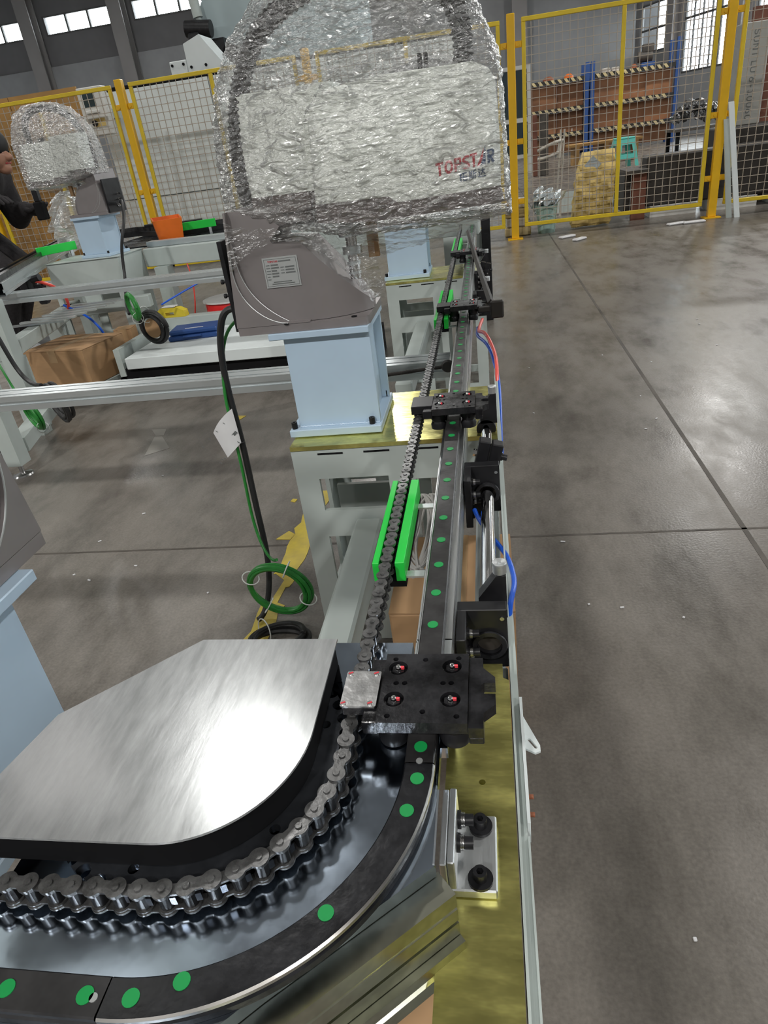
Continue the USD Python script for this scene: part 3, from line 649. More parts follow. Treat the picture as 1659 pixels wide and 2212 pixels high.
    put(t, 'link_joint', LA(cyl((-.425, 1.655, 1.072), (-.425, 1.655, 1.0945), .05, 32)), 'robot_trim')
    cvp = Polygon([(-.3545, 1.1085), (-.195, 1.1075), (-.176, 1.0945), (.0345, 1.102), (.036, 1.180), (.030, 1.285), (.018, 1.303), (-.010, 1.317), (-.20, 1.318), (-.298, 1.308), (-.325, 1.295), (-.340, 1.262)])
    plan = rrect(-.3565, .0365, 1.4985, 1.63, .035, 8)
    cover = man(prism(cvp, 1.40, 1.75, 'y')) ^ man(prism(plan, 1.0, 1.4))
    put(t, 'arm_cover', LA(tm(cover)), 'robot_white', 40)
    trp = Polygon([(-.3545, 1.1083), (-.195, 1.1073), (-.176, 1.0943), (.0345, 1.1018), (.041, 1.071), (-.226, 1.064), (-.3555, 1.0725)])
    trim = man(prism(trp, 1.40, 1.75, 'y')) ^ man(prism(rrect(-.3585, .0425, 1.4965, 1.632, .036, 8), 1.0, 1.4))
    put(t, 'arm_trim', LA(tm(trim)), 'robot_trim', 40)
    put(t, 'vent', LA(cat([bx(-.115 + .012 * k, -.108 + .012 * k, 1.53, 1.56, 1.3185, 1.345) for k in range(2)])), 'black_matte')
    # spline shaft with collars below the second link
    put(t, 'spline_shaft', LA(cyl((-.296, 1.56, .945), (-.296, 1.56, 1.064), .0125, 24)), 'steel')
    for z0, z1, r in ((1.035, 1.060, .026), (.998, 1.015, .022), (.975, .982, .0155), (.955, .960, .0140)): put(t, 'collar', LA(cyl((-.296, 1.56, z0), (-.296, 1.56, z1), r, 28)), 'alu_satin')
    put(t, 'cable_clip', LA(bx(-.262, -.238, 1.57, 1.585, .985, 1.063)), 'cardboard')
    # logo: red TOPST, two-colour A with a tall peak, blue R, three blue characters under it
    def flat(poly, th=.0007): return prism(poly, 1.4985 - .0004 - th, 1.4985 - .0004, 'y')
    def put_logo(nm, polys, mat):
        m = cat([flat(p) for p in polys]); v = m.vertices - [-.0935, 0, 1.134]
        v[:, 2] *= 1.0; v[:, 0] += .12 * v[:, 2]; a = math.radians(7); c, s = math.cos(a), math.sin(a)
        m.vertices = np.stack([v[:, 0] * c - v[:, 2] * s, v[:, 1], v[:, 0] * s + v[:, 2] * c], 1) + [-.0935, 0, 1.132]; put(t, nm, LA(m), mat, False)
    X0, Z0, Hh = -.0935, 1.134, .0235
    def bar(a, b, w): return LineString([(X0 + a[0], Z0 + a[1]), (X0 + b[0], Z0 + b[1])]).buffer(w / 2, cap_style=2)
    def letter(ch, x, w):
        tkn = .0045; h = Hh; pc = {'T': [((0, h - .002), (w, h - .002)), ((w / 2, 0), (w / 2, h))], }
        if ch == 'T': return [unary_union([bar((x + a[0], a[1]), (x + b[0], b[1]), tkn) for a, b in pc['T']])]
        if ch == 'O': return [affinity.scale(Point(X0 + x + w / 2, Z0 + h / 2).buffer(h / 2, 12), w / h, 1).difference(affinity.scale(Point(X0 + x + w / 2, Z0 + h / 2).buffer(h / 2 - tkn, 12), (w - 2 * tkn) / (h - 2 * tkn), 1))]
        if ch in 'PR':
            bowl = sbox(X0 + x, Z0 + h * .42, X0 + x + w, Z0 + h).buffer(-.004).buffer(.004).difference(sbox(X0 + x + tkn, Z0 + h * .42 + .0035, X0 + x + w - .004, Z0 + h - .0035).buffer(-.0015).buffer(.0015))
            g = [bar((x + tkn / 2, 0), (x + tkn / 2, h), tkn), bowl, sbox(X0 + x, Z0 + h * .42, X0 + x + .006, Z0 + h)]
            g[2] = g[2].intersection(sbox(X0 + x, Z0, X0 + x + tkn, Z0 + h))
            if ch == 'R': g.append(bar((x + w * .4, h * .45), (x + w - .001, 0), tkn))
            return [unary_union(g)]
        if ch == 'S':
            P = [(x + w - .001, h - .005), (x + w * .6, h - .002), (x + .003, h - .0045), (x + .002, h * .66), (x + w - .0035, h * .38), (x + w - .002, h * .16), (x + w * .5, .002), (x + .001, .0045)]
            return [LineString([(X0 + a, Z0 + b) for a, b in curve(P, 24)]).buffer(.0022, cap_style=2)]
    red = letter('T', 0, .0155) + letter('O', .0175, .0175) + letter('P', .0375, .0145) + letter('S', .054, .0145) + letter('T', .0695, .014)
    red.append(Polygon([(X0 + .0825, Z0), (X0 + .0885, Z0), (X0 + .0950, Z0 + .013), (X0 + .0975, Z0 + .0285)]))
    put_logo('logo_red', red, 'red_print')
    blue = [Polygon([(X0 + .0900, Z0), (X0 + .1000, Z0), (X0 + .1005, Z0 + .0345), (X0 + .0960, Z0 + .0150)])] + letter('R', .1035, .0135)
    G = [[((0, 8), (3, 8)), ((1.6, 10), (1.6, 0)), ((.2, 4.2), (3, 5.4)), ((3.6, 9), (9.6, 9)), ((6.2, 9), (3.4, 3.6)), ((5, .4), (5, 5)), ((5, 5), (9.2, 5)), ((9.2, 5), (9.2, .4)), ((5, .6), (9.2, .6))],
         [((.2, 8.2), (5, 8.2)), ((1.2, 10), (1.2, 2.6)), ((4, 10), (4, 2.6)), ((1.2, 6.2), (4, 6.2)), ((1.2, 4.4), (4, 4.4)), ((0, 2.6), (5.2, 2.6)), ((1.6, 2), (.4, 0)), ((3.6, 2), (4.8, .4)), ((9.4, 9.6), (6.2, 8.6)), ((6.2, 8.6), (6.2, 3)), ((6.2, 3), (5.4, 0)), ((6.2, 6), (9.8, 6)), ((8.2, 6), (8.2, 0))],
         [((1, 9.6), (2, 8)), ((.4, 6), (2, 6)), ((2, 6), (2, 2)), ((2, 2), (.4, .6)), ((1.4, 1.2), (3.4, .2)), ((3.4, .2), (9.8, .2)), ((3.4, 7.2), (9.4, 7.2)), ((6.4, 10), (6.2, 6)), ((6.2, 6), (3.6, 2)), ((6.2, 5.6), (9.2, 2))]]
    k_ = .00158
    for i, g in enumerate(G):
        ox, oz = .0465 + i * .0185, -.0205
        blue.append(unary_union([bar((ox + a[0] * k_, oz + a[1] * k_), (ox + b[0] * k_, oz + b[1] * k_), .0019) for a, b in g]))
    put_logo('logo_blue', blue, 'blue_print')
    # corrugated conduit arching from the back of the base over to the second link
    hd = [(-.390, 1.62, 1.462), (-.292, 1.615, 1.494), (-.153, 1.60, 1.492), (-.068, 1.585, 1.452), (-.032, 1.57, 1.39), (-.030, 1.565, 1.319)]
    if swing:
        c_, s_ = math.cos(math.radians(swing)), math.sin(math.radians(swing)); hd = [(-.425 + (x + .425) * c_ - (yy - 1.655) * s_, 1.655 + (x + .425) * s_ + (yy - 1.655) * c_, z) for x, yy, z in hd]
    cp = smoothpath([(-.528, 1.62, 1.117), (-.535, 1.62, 1.18), (-.525, 1.62, 1.27), (-.500, 1.62, 1.345), (-.455, 1.62, 1.415)] + hd, 260)
    put(t, 'conduit', L(tube(cp, .0195 + .0016 * np.sign(np.sin(np.arange(260) * math.pi / 2 + .4)), 14)), 'rubber_black')
    return t
def film_shell(label, loc, rot):
    P = []
    for x, z in ((-.358, 1.062), (-.355, 1.12), (-.345, 1.27), (-.300, 1.318), (.020, 1.318), (.038, 1.29), (.046, 1.06)): P += [(x, 1.4885, z), (x, 1.64, z)]
    for x, z in ((-.556, 1.10), (-.558, 1.16), (-.548, 1.27), (-.524, 1.345), (-.475, 1.42), (-.40, 1.485), (-.30, 1.52), (-.15, 1.52), (-.05, 1.485), (-.005, 1.42), (.035, 1.33)): P += [(x, 1.535, z), (x, 1.66, z)]
    P += [(-.55, 1.75, 1.10), (-.55, 1.75, 1.34), (-.29, 1.75, 1.34), (-.30, 1.75, 1.06), (-.30, 1.49, 1.045), (.05, 1.50, 1.050), (-.53, 1.50, 1.12)]
    m = hull(P); v, f = trimesh.remesh.subdivide_to_size(m.vertices, m.faces, .0105); m = trimesh.Trimesh(v, f); m.merge_vertices()
    trimesh.smoothing.filter_taubin(m, iterations=6)
    n = m.vertex_normals; q = m.vertices
    a = meshkit.noise(q * [30, 30, 75], 3); b = meshkit.noise(q * [90, 90, 140] + a[:, None] * 2, 5); r1 = 1 - np.abs(2 * a - 1); r2 = 1 - np.abs(2 * b - 1)
    m.vertices = q + n * ((r1 ** 2 * .006 + r2 ** 2 * .004) - .002)[:, None]
    t = thing('stretch_film', label, 'plastic film', None, loc, rot)
    put(t, 'wrap', L(m), 'film', True)
    # loose tails hanging below
    def tail(A, B, n1, n2, amp, seed):
        A, B = smoothpath(A, n1), smoothpath(B, n1); u = np.linspace(0, 1, n2)[None, :, None]; G_ = A[:, None] * (1 - u) + B[:, None] * u
        k = meshkit.noise(G_ * 26, seed) - .5; k2 = meshkit.noise(G_ * 70, seed + 1) - .5; G_ = G_ + np.stack([k2 * .3, k, k2], -1) * amp
        V = G_.reshape(-1, 3); Fc = []
        for i in range(n1 - 1):
            for j in range(n2 - 1):
                a_ = i * n2 + j; Fc += [[a_, a_ + 1, a_ + n2 + 1], [a_, a_ + n2 + 1, a_ + n2]]
        return trimesh.Trimesh(V, Fc, process=False)
    put(t, 'film_tail', L(tail([(-.34, 1.52, 1.062), (-.20, 1.51, 1.052), (-.06, 1.51, 1.050), (.03, 1.51, 1.055)], [(-.235, 1.60, .985), (-.18, 1.60, .99), (-.09, 1.56, 1.012), (.028, 1.53, 1.048)], 40, 20, .014, 9)), 'film_thin', True)
    put(t, 'film_tail', L(tail([(-.55, 1.476, 1.10), (-.50, 1.476, 1.08), (-.43, 1.476, 1.075), (-.36, 1.485, 1.07)], [(-.560, 1.476, .99), (-.50, 1.474, 1.035), (-.41, 1.478, 1.045), (-.27, 1.51, .915)], 40, 16, .007, 19)), 'film_thin', True)
    put(t, 'film_tail', L(tail([(-.36, 1.50, 1.07), (-.30, 1.53, 1.06), (-.25, 1.53, 1.06)], [(-.262, 1.52, .905), (-.245, 1.55, .90), (-.235, 1.56, .93)], 24, 30, .02, 29)), 'film_thin', True)
    return t
rb = robot('nearest grey and white robot arm with printed logo, wrapped in clear film', tuple(RO), 0)
fs = film_shell('clear crinkled stretch film wound round the nearest robot arm', tuple(RO), 0)
copy_of(rb, 'industrial_robot', 'robot arm on the second pale blue pedestal, half hidden behind the nearest robot', (RO[0] - .02, RO[1] + 2.0, RO[2]))
copy_of(fs, 'stretch_film', 'clear stretch film round the robot hidden behind the nearest one', (RO[0] - .02, RO[1] + 2.0, RO[2]))
copy_of(rb, 'industrial_robot', 'small wrapped robot arm standing on the left machine near the person', (-2.615, 4.615, 1.026), 170)
copy_of(fs, 'stretch_film', 'dome of clear stretch film over the robot on the left machine', (-2.615, 4.615, 1.026), 170)
robot('grey robot base cut off at the left edge of the foreground', (-.668, .446, .8155), -90, swing=-80)

# ------------------------------------------------------------------ cables of the main robot
def cable(name, label, pts, r, mat, catg='cable', n=70): return solo(name, tube(smoothpath(pts, n), r, 10), mat, label, catg)
cable('robot_cable', 'thick black cable dropping from the nearest robot to the floor', [(-.607, 1.575, .902), (-.628, 1.575, .897), (-.645, 1.575, .875), (-.667, 1.58, .80), (-.673, 1.58, .68), (-.670, 1.58, .546), (-.674, 1.58, .346), (-.680, 1.575, .15), (-.70, 1.53, .035), (-.72, 1.50, .014)], .0085, 'rubber_black')
cable('ground_cable', 'thin green cable tied along the black robot cable', [(-.590, 1.60, .88), (-.640, 1.60, .85), (-.665, 1.59, .80), (-.681, 1.572, .69), (-.683, 1.570, .56), (-.686, 1.570, .42), (-.688, 1.570, .30), (-.66, 1.54, .222), (-.62, 1.505, .222)], .0042, 'cable_green')
solo('cable_tie', tube([(-.677 + .015 * math.cos(a), 1.575 + .013 * math.sin(a), .556) for a in np.linspace(0, 2 * math.pi, 24, endpoint=False)], .0016, 6, True), 'rubber_black', 'black cable tie holding black and green cable together by the paper tag', 'cable tie')
def ring(name, label, c, R, r, k, mat, nrm, seed, catg='cable coil', ties=(), group=None, spread=1.0):
    "hank of k turns about c, its plane normal to nrm"
    q = random.Random(seed); nrm = np.array(nrm, float); nrm /= np.linalg.norm(nrm); u = np.cross(nrm, [0, 0, 1.]) if abs(nrm[2]) < .9 else np.array([1., 0, 0]); u /= np.linalg.norm(u); w = np.cross(nrm, u)
    t = thing(name, label, catg, group); c = np.array(c, float)
    th = np.linspace(0, 2 * math.pi * k, 48 * k); P = []
    offs = [(q.uniform(-1, 1) * r * 1.5 * spread, q.uniform(-1, 1) * r * 2.0 * spread, q.uniform(-.05, .05), q.uniform(0, 6.28)) for _ in range(k + 1)]
    for a in th:
        i = a / (2 * math.pi); j = min(int(i), k - 1); f = i - j; f = f * f * (3 - 2 * f); o = [offs[j][m] * (1 - f) + offs[j + 1][m] * f for m in range(3)]
        rad = R + o[0] + R * o[2] * math.sin(a * 2 + 1); P.append(c + u * math.cos(a) * rad + w * math.sin(a) * rad + nrm * o[1])
    put(t, 'turns', tube(P, r, 7), mat)
    for a in ties:
        p = c + R * (u * math.cos(a) + w * math.sin(a)); rad = u * math.cos(a) + w * math.sin(a)
        put(t, 'cable_tie', tube([p + (rad * math.cos(s) + nrm * math.sin(s)) * r * 4.2 for s in np.linspace(0, 2 * math.pi, 20, endpoint=False)], .0018, 6, True), 'tie_white', label='white cable tie')
    return t
ring('cable_coil', 'coil of green cable with white ties hanging beside the near stand', (-.631, 1.50, .125), .088, .0058, 6, 'cable_green', (.1, 1, .15), 4, ties=(.4, 2.2, 3.6, 5.2))
ring('cable_coil', 'black cable coil lying on the floor behind the aluminium cover', (-.62, 1.385, .036), .082, .0085, 4, 'rubber_black', (0, .25, 1), 8, ties=(2.4,))
lab = np.array([[(-.668, 1.562, .655), (-.712, 1.565, .622), (-.740, 1.572, .588)], [(-.664, 1.560, .560), (-.690, 1.552, .538), (-.712, 1.560, .519)]])
lab = np.stack([smoothpath(lab[0], 8), smoothpath(lab[1], 8)]); Vv = np.concatenate([lab[0], lab[1], lab[0] + [0, .0008, 0], lab[1] + [0, .0008, 0]]); Ff = []
for i in range(7):
    for o, fl in ((0, 0), (16, 1)):
        q4 = [o + i, o + i + 1, o + 9 + i, o + 8 + i]; Ff += [[q4[0], q4[1], q4[2]], [q4[0], q4[2], q4[3]]] if not fl else [[q4[0], q4[2], q4[1]], [q4[0], q4[3], q4[2]]]
pt = thing('paper_tag', 'white printed paper tag hanging from the black and green cables', 'paper label')
put(pt, 'sheet', trimesh.Trimesh(Vv, Ff, process=False), 'paper')
rr = random.Random(2); rows = []
ez = np.array([-.6, .08, -.5]); ez /= np.linalg.norm(ez)
for (u, v, w, hh) in ((.08, .62, .10, .004), (.14, .62, .10, .004), (.20, .62, .10, .004), (.10, .92, .30, .0022), (.45, .95, .25, .0022), (.45, .10, .4, .0012)):
    p = lab[0][0] * (1 - u) + lab[0][-1] * u; p2 = lab[1][0] * (1 - u) + lab[1][-1] * u; p = p * (1 - v) + p2 * v
    for k in range(4): rows.append(xf(bx(-.0035, .0035, -.0012, -.0008, -hh / 2, hh / 2), p + ez * k * .011 * w * 8 + np.array([0, -.004, 0]), ry=40))
put(pt, 'print', rows, 'plate_print', False)

# ------------------------------------------------------------------ crossbars
def crossbar(label, x0, x1, y0, y1, z0, z1):
    t = thing('crossbar', label, 'aluminium profile')
    w, h = y1 - y0, z1 - z0; e = w / 2
    sec_ = Polygon([(y0, z0), (y1, z0), (y1, z1), (y0 + w * .78, z1), (y0 + w * .78, z1 - .008), (y0 + w * .70, z1 - .008), (y0 + w * .70, z1), (y0 + w * .30, z1), (y0 + w * .30, z1 - .008), (y0 + w * .22, z1 - .008), (y0 + w * .22, z1),
                    (y0, z1), (y0, z0 + h * .62), (y0 + .010, z0 + h * .62), (y0 + .010, z0 + h * .38), (y0, z0 + h * .38)])
    put(t, 'bar', prism(sec_, x0, x1, 'x'), 'alu_satin', 15); return t
crossbar('near aluminium crossbar running left from the rail beam behind the nearest pedestal', -2.75, -.128, 2.012, 2.107, .548, .600)
cb2 = crossbar('farther aluminium crossbar in front of the left machine and its cardboard box', -4.4, -.95, 3.44, 3.545, .69, .742)
put(cb2, 'leg', bx(-1.03, -.96, 3.46, 3.53, 0, .6895), 'machine_grey', False)
put(cb2, 'leg', bx(-4.3, -4.23, 3.46, 3.53, 0, .6895), 'machine_grey', False)
solo('knob_rod', cat([cyl((-.36, 1.99, .575), (-.142, 1.99, .590), .0055, 12), lathe([(0, .012), (.016, .010), (.020, 0), (.016, -.010), (0, -.012)], (-.132, 1.985, .592), 'y')]), 'steel_dark', 'dark round knob on a thin rod beside the near crossbar', 'knob')
lg = thing('levelling_stand', 'pale grey machine leg with levelling foot at the left edge', 'machine stand')
put(lg, 'post', bx(-2.345, -2.265, 2.655, 2.735, .06, .548), 'machine_grey', False)
put(lg, 'tie_bar', xf(bx(-.04, .04, 0, .62, .10, .17), (-2.305, 2.74, 0), rz=18), 'machine_grey', False)
put(lg, 'levelling_foot', cat([cyl((-2.305, 2.695, .012), (-2.305, 2.695, .06), .012, 12), lathe([(0, 0), (.05, 0), (.045, .008), (.015, .016), (0, .016)], (-2.305, 2.695, 0))]), 'steel')
ring('cable_coil', 'green cable coil hanging at the left edge below the near crossbar', (-1.86, 2.36, .415), .062, .0055, 6, 'cable_green', (.75, 1, .2), 21, ties=(1.2, 4.2))
ring('cable_coil', 'black cable coil hanging behind the green one at the left edge', (-1.80, 2.46, .43), .075, .0085, 4, 'rubber_black', (.75, 1, .2), 22)
cable('hanging_cable', 'black cable running down at the left edge above the near crossbar', [(-2.12, 2.62, .80), (-2.075, 2.6, .70), (-2.06, 2.6, .62), (-2.04, 2.6, .54), (-1.86, 2.47, .50)], .0095, 'rubber_black')
cable('hanging_cable', 'green cable running down at the left edge beside the black one', [(-2.12, 2.56, .74), (-2.105, 2.56, .68), (-2.09, 2.56, .60), (-2.04, 2.52, .52), (-1.905, 2.385, .475)], .005, 'cable_green')

# ------------------------------------------------------------------ things under and beside the near line
def carton(label, x0, x1, y0, y1, z0, z1, rz=0, open_flap=None):
    t = thing('cardboard_box', label, 'box', None, ((x0 + x1) / 2, (y0 + y1) / 2, z0), rz); a, b, h = (x1 - x0) / 2, (y1 - y0) / 2, z1 - z0
    put(t, 'body', bx(-a, a, -b, b, 0, h, .004), 'cardboard', 20)
    put(t, 'flap', bx(-a, -.004, -b, b, h + .0005, h + .004), 'cardboard', 20); put(t, 'flap', bx(.004, a, -b, b, h + .0005, h + .004), 'cardboard', 20)
    put(t, 'tape', cat([bx(-.03, .03, -b - .0008, b + .0008, h + .0042, h + .0050), bx(-.03, .03, -b - .0012, -b - .0004, h - .07, h + .005)]), 'cardboard_tape', False); return t
carton('brown cardboard box under the near end of the yellow table plate', -.36, -.085, .12, .43, .0, .30)
bxr = carton('brown cardboard box sticking out under the table beside the near shaft', -.235, .026, 1.09, 1.39, .004, .345)
put(bxr, 'hand_hole', prism(rrect(-.05, .05, .22, .26, .018), .1308, .1312, 'x'), 'black_matte', False)
solo('support_beam', bx(-.046, .001, .71, 1.40, .44, .50, .004), 'machine_white', 'pale grey wrapped steel beam beneath the near shaft', 'beam', smooth=20)
solo('post_block', bx(-.045, .004, .640, .70, .0, .560, .003), 'machine_white', 'pale grey post below the nearest bearing bracket', 'post', smooth=20)
hz = thing('cable_bundle', 'bundle of thin grey cables tied under the green chain guide', 'cable bundle'); q = random.Random(31)
for k in range(7):
    o = [q.uniform(-.012, .012) for _ in range(6)]
    put(hz, 'strand', tube(smoothpath([(-.135 + o[0], .93, .56 + o[1]), (-.160 + o[2], 1.02, .545), (-.165 + o[3], 1.13, .55 + o[4]), (-.140 + o[5], 1.185, .575), (-.122 + o[0], 1.12, .565), (-.130 + o[1], 1.0, .55), (-.137 + o[0], .93, .56 + o[1])], 50), .0028, 6), 'cable_grey')
cable('air_hose', 'blue air hose curving out beyond the shaft on the right', [(-.042, 1.06, .605), (-.028, 1.02, .597), (-.006, .972, .590), (.010, .93, .590), (.0185, .875, .593), (.019, .835, .597), (.013, .795, .60), (.0085, .765, .585), (.006, .74, .55)], .0042, 'hose_blue')
cable('air_hose', 'red air hose looping beside the rail beyond the second carriage', [(-.030, 2.46, .60), (-.027, 2.40, .62), (-.037, 2.24, .625), (-.022, 2.16, .64), (-.004, 2.08, .635), (.010, 1.98, .622), (.014, 1.88, .61), (.012, 1.80, .58)], .0055, 'hose_red')
cable('air_hose', 'blue air hose running beneath the looping red hose', [(-.045, 2.42, .59), (-.044, 2.30, .605), (-.040, 2.22, .612), (-.022, 2.13, .62), (-.004, 2.05, .615), (.008, 1.95, .60), (.016, 1.85, .59), (.016, 1.60, .57), (.014, 1.43, .54)], .005, 'hose_blue')
sb_ = thing('side_bracket', 'dark flat brace slanting along the far rail with a square end lug', 'brace')
put(sb_, 'flat_bar', tube([(-.093, 3.82, .75), (-.045, 2.9, .752), (.006, 2.05, .755)], .010, 4), 'steel_dark', 20)
put(sb_, 'end_lug', bx(.004, .042, 2.015, 2.035, .715, .765, .004), 'steel_dark', 20)
put(sb_, 'post', bx(-.03, .003, 2.018, 2.035, .736, .750, .002), 'steel_dark', 20)
solo('far_end_block', cat([bx(-.03, .03, 4.95, 5.05, .0, .78, .004), cyl((.0, 4.94, .72), (.0, 4.95, .72), .02, 20)]), 'black_oxide', 'black end block with a round bearing at the far end of the line', 'end block')
solo('table_corner_post', bx(-.30, .02, 5.06, 5.14, 0, .60), 'machine_grey', 'grey post carrying the far end of the rail beam', 'post', smooth=False)

# ------------------------------------------------------------------ machine on the left
lm = thing('left_machine', 'pale grey welded machine frame on the left with dark deck and low shelf', 'machine')
ff = sbox(-2.97, .02, -2.44, .768).difference(sbox(-2.93, .06, -2.70, .42)).difference(sbox(-2.64, .30, -2.50, .58)).difference(sbox(-2.93, .50, -2.76, .60))
put(lm, 'front_frame', prism(ff, 4.44, 4.456, 'y'), 'machine_grey', False)
put(lm, 'back_frame', prism(ff, 4.80, 4.816, 'y'), 'machine_grey', False)
put(lm, 'side_frame', bx(-2.456, -2.44, 4.457, 4.799, .02, .768), 'machine_grey', False)
put(lm, 'top_plate', bx(-2.97, -2.43, 4.43, 4.83, .7685, .7715), 'machine_grey', False)
put(lm, 'long_beam', xf(bx(0, 2.4, -.06, .06, .64, .76, .004), (-2.425, 4.86, 0), rz=-6), 'machine_grey', 20)
put(lm, 'long_beam_lip', xf(bx(0, 2.4, -.06, .02, .7605, .80, .004), (-2.425, 4.94, 0), rz=-6), 'alu_satin', 20)
put(lm, 'deck', prism(Polygon([(-2.44, 4.93), (-2.0, 4.93), (-.9, 4.80), (-.9, 5.9), (-2.0, 6.2), (-2.9, 5.95), (-2.9, 4.93)]), .7605, .772), 'sprocket_steel', False)
put(lm, 'leg', bx(-2.34, -2.24, 4.72, 4.82, 0, .64), 'machine_grey', False)
put(lm, 'leg', bx(-1.0, -.9, 4.6, 4.7, 0, .64), 'machine_grey', False)
put(lm, 'shelf', bx(-2.24, -.75, 3.80, 4.50, .175, .245, .004), 'machine_white', 20)
put(lm, 'shelf_back', bx(-2.30, -.75, 4.505, 4.60, .125, .325, .004), 'machine_grey', 20)
put(lm, 'shelf_base', bx(-2.28, -.70, 3.83, 4.45, 0.0, .1745), 'black_matte', False)
put(lm, 'shelf_side', xf(bx(-.02, .02, 0, 1.1, .13, .30), (-2.29, 3.82, 0), rz=0), 'machine_grey', False)
put(lm, 'low_tube', xf(bx(-.04, .04, 0, 1.35, .42, .50, .004), (-2.62, 3.28, 0), rz=14), 'machine_grey', 20)
put(lm, 'low_tube', xf(bx(0, .62, -.04, .04, .42, .50, .004), (-2.93, 4.40, 0), rz=10), 'machine_grey', 20)
put(lm, 'leg', bx(-2.69, -2.59, 3.31, 3.41, 0, .419), 'machine_grey', False)
put(lm, 'leg', xf(bx(-.05, .05, -.05, .05, 0, .42), (-2.90, 4.22, 0), rz=14), 'machine_grey', False)
for k in range(7): put(lm, 'slat', xf(bx(0, .36, 0, .03, .505, .515), (-2.90 + .02 * k, 3.75 + .09 * k, 0), rz=6), 'alu_satin', False)
m2path = smoothpath([(-1.75, 1.9, 0), (-2.45, 3.10, 0), (-2.68, 3.60, 0), (-3.06, 4.50, 0), (-3.45, 5.45, 0), (-3.58, 5.80, 0)], 30)[:, :2]
m2b = np.vstack([smoothpath([(-3.25, 5.75, 0), (-2.95, 5.88, 0), (-2.66, 5.62, 0), (-2.40, 5.45, 0), (-2.08, 5.58, 0), (-1.4, 5.75, 0), (-.9, 5.8, 0)], 30)[:, :2]])
lr = thing('left_rail', 'black rail with chain on an aluminium beam running past the small wrapped robot', 'guide rail')
put(lr, 'beam', sweepxy([(-.035, .7435), (.035, .7435), (.035, .76), (.028, .76), (.028, .778), (.035, .778), (.035, .81), (-.035, .81)], m2path[10:]), 'alu_satin', 20)
put(lr, 'rail', sweepxy([(-.016, .811), (.016, .811), (.016, .84), (-.016, .84)], m2path[10:]), 'rail_steel', 20)
put(lr, 'chain_strip', sweepxy([(-.062, .815), (-.040, .815), (-.040, .842), (-.062, .842)], m2path[10:]), 'chain_dark', 20)
put(lr, 'beam', sweepxy([(-.035, .773), (.035, .773), (.035, .81), (-.035, .81)], m2b), 'black_oxide', 20)
put(lr, 'rail', sweepxy([(-.016, .811), (.016, .811), (.016, .845), (-.016, .845)], m2b), 'rail_steel', 20)
put(lr, 'support', bx(-3.56, -3.48, 5.55, 5.65, 0, .743), 'machine_grey', False)
put(lr, 'support', bx(-2.60, -2.52, 3.22, 3.3, 0, .743), 'machine_grey', False)
put(lr, 'carriage_plate', cat([xf(bx(-.11, .11, -.05, .05, .85, .872, .004), (-2.64, 5.60, 0), rz=-20)]), 'black_oxide', 20)
put(lr, 'carriage_plate', xf(bx(-.12, .12, -.05, .05, .85, .872, .004), (-2.33, 5.47, 0), rz=20), 'black_oxide', 20)
put(lr, 'sensor_block', cat([bx(-2.92, -2.86, 4.02, 4.08, .66, .75, .006), cyl((-2.84, 4.05, .73), (-2.78, 4.05, .74), .022, 14), bx(-2.83, -2.77, 4.02, 4.08, .58, .70, .012)]), 'black_oxide', 20)
for (lab_, c, rz, l) in (('green chain guide on the left machine, before the small wrapped robot', (-3.10, 4.82), 62, .30), ('green chain guide on the left machine beyond the orange bin', (-2.255, 5.43), 18, .34)):
    t = thing('chain_guide', lab_, 'chain guide'); put(t, 'guide_bar', xf(bx(-l / 2, l / 2, -.012, .012, .812, .868, .002), (c[0] + (.055 if rz > 40 else .02), c[1] - .075, 0), rz=rz), 'green_guide', 20)
    for s_ in (-.35, .35): put(t, 'bracket', xf(bx(s_ * l - .01, s_ * l + .01, -.008, .008, .7725, .8115), (c[0] + (.055 if rz > 40 else .02), c[1] - .075, 0), rz=rz), 'alu_satin', 20)
ob = thing('orange_bin', 'open orange plastic parts bin on the deck of the left machine', 'bin', None, (-2.33, 5.10, .773), 28)
put(ob, 'shell', man(hull([(-.085, -.085, 0), (.085, -.085, 0), (.085, .085, 0), (-.085, .085, 0), (-.105, -.105, .15), (.105, -.105, .15), (.105, .105, .165), (-.105, .105, .165)])) - man(hull([(-.078, -.078, .008), (.078, -.078, .008), (.078, .078, .008), (-.078, .078, .008), (-.099, -.099, .19), (.099, -.099, .19), (.099, .099, .19), (-.099, .099, .19)])), 'orange_plastic', 20)
dolly = thing('low_dolly', 'low dark dolly with pale frame under the left cardboard box', 'dolly', None, (-2.63, 3.93, 0), -10)
put(dolly, 'deck', bx(-.22, .24, -.20, .20, .085, .118, .004), 'machine_grey', 20)
for x in (-.17, .19):
    for y in (-.15, .15): put(dolly, 'castor', cat([cyl((x - .018, y, .035), (x + .018, y, .035), .034, 16), bx(x - .012, x + .012, y - .012, y + .012, .06, .0845)]), 'black_matte')
carton('large taped cardboard box in front of the left machine', -2.865, -2.395, 3.73, 4.13, .119, .345, -10)
carton('small brown box behind the large taped one, by the machine leg', -2.52, -2.40, 4.24, 4.36, .126, .33, 8)
bc = thing('tool_case', 'flat dark blue plastic tool case on the white shelf', 'case', None, (-1.93, 4.24, .2455), 8)
put(bc, 'lower_shell', bx(-.165, .165, -.10, .10, 0, .032, .008), 'blue_case', 20); put(bc, 'lid', bx(-.155, .165, -.09, .10, .0325, .066, .010), 'blue_case', 20); put(bc, 'handle', cat([bx(-.06, .06, -.118, -.106, .02, .032, .003), bx(-.06, -.05, -.106, -.1, .02, .032), bx(.05, .06, -.106, -.1, .02, .032)]), 'blue_case', 20); put(bc, 'latch', bx(-.05, .07, -.06, -.052, .0662, .069), 'paper', False)
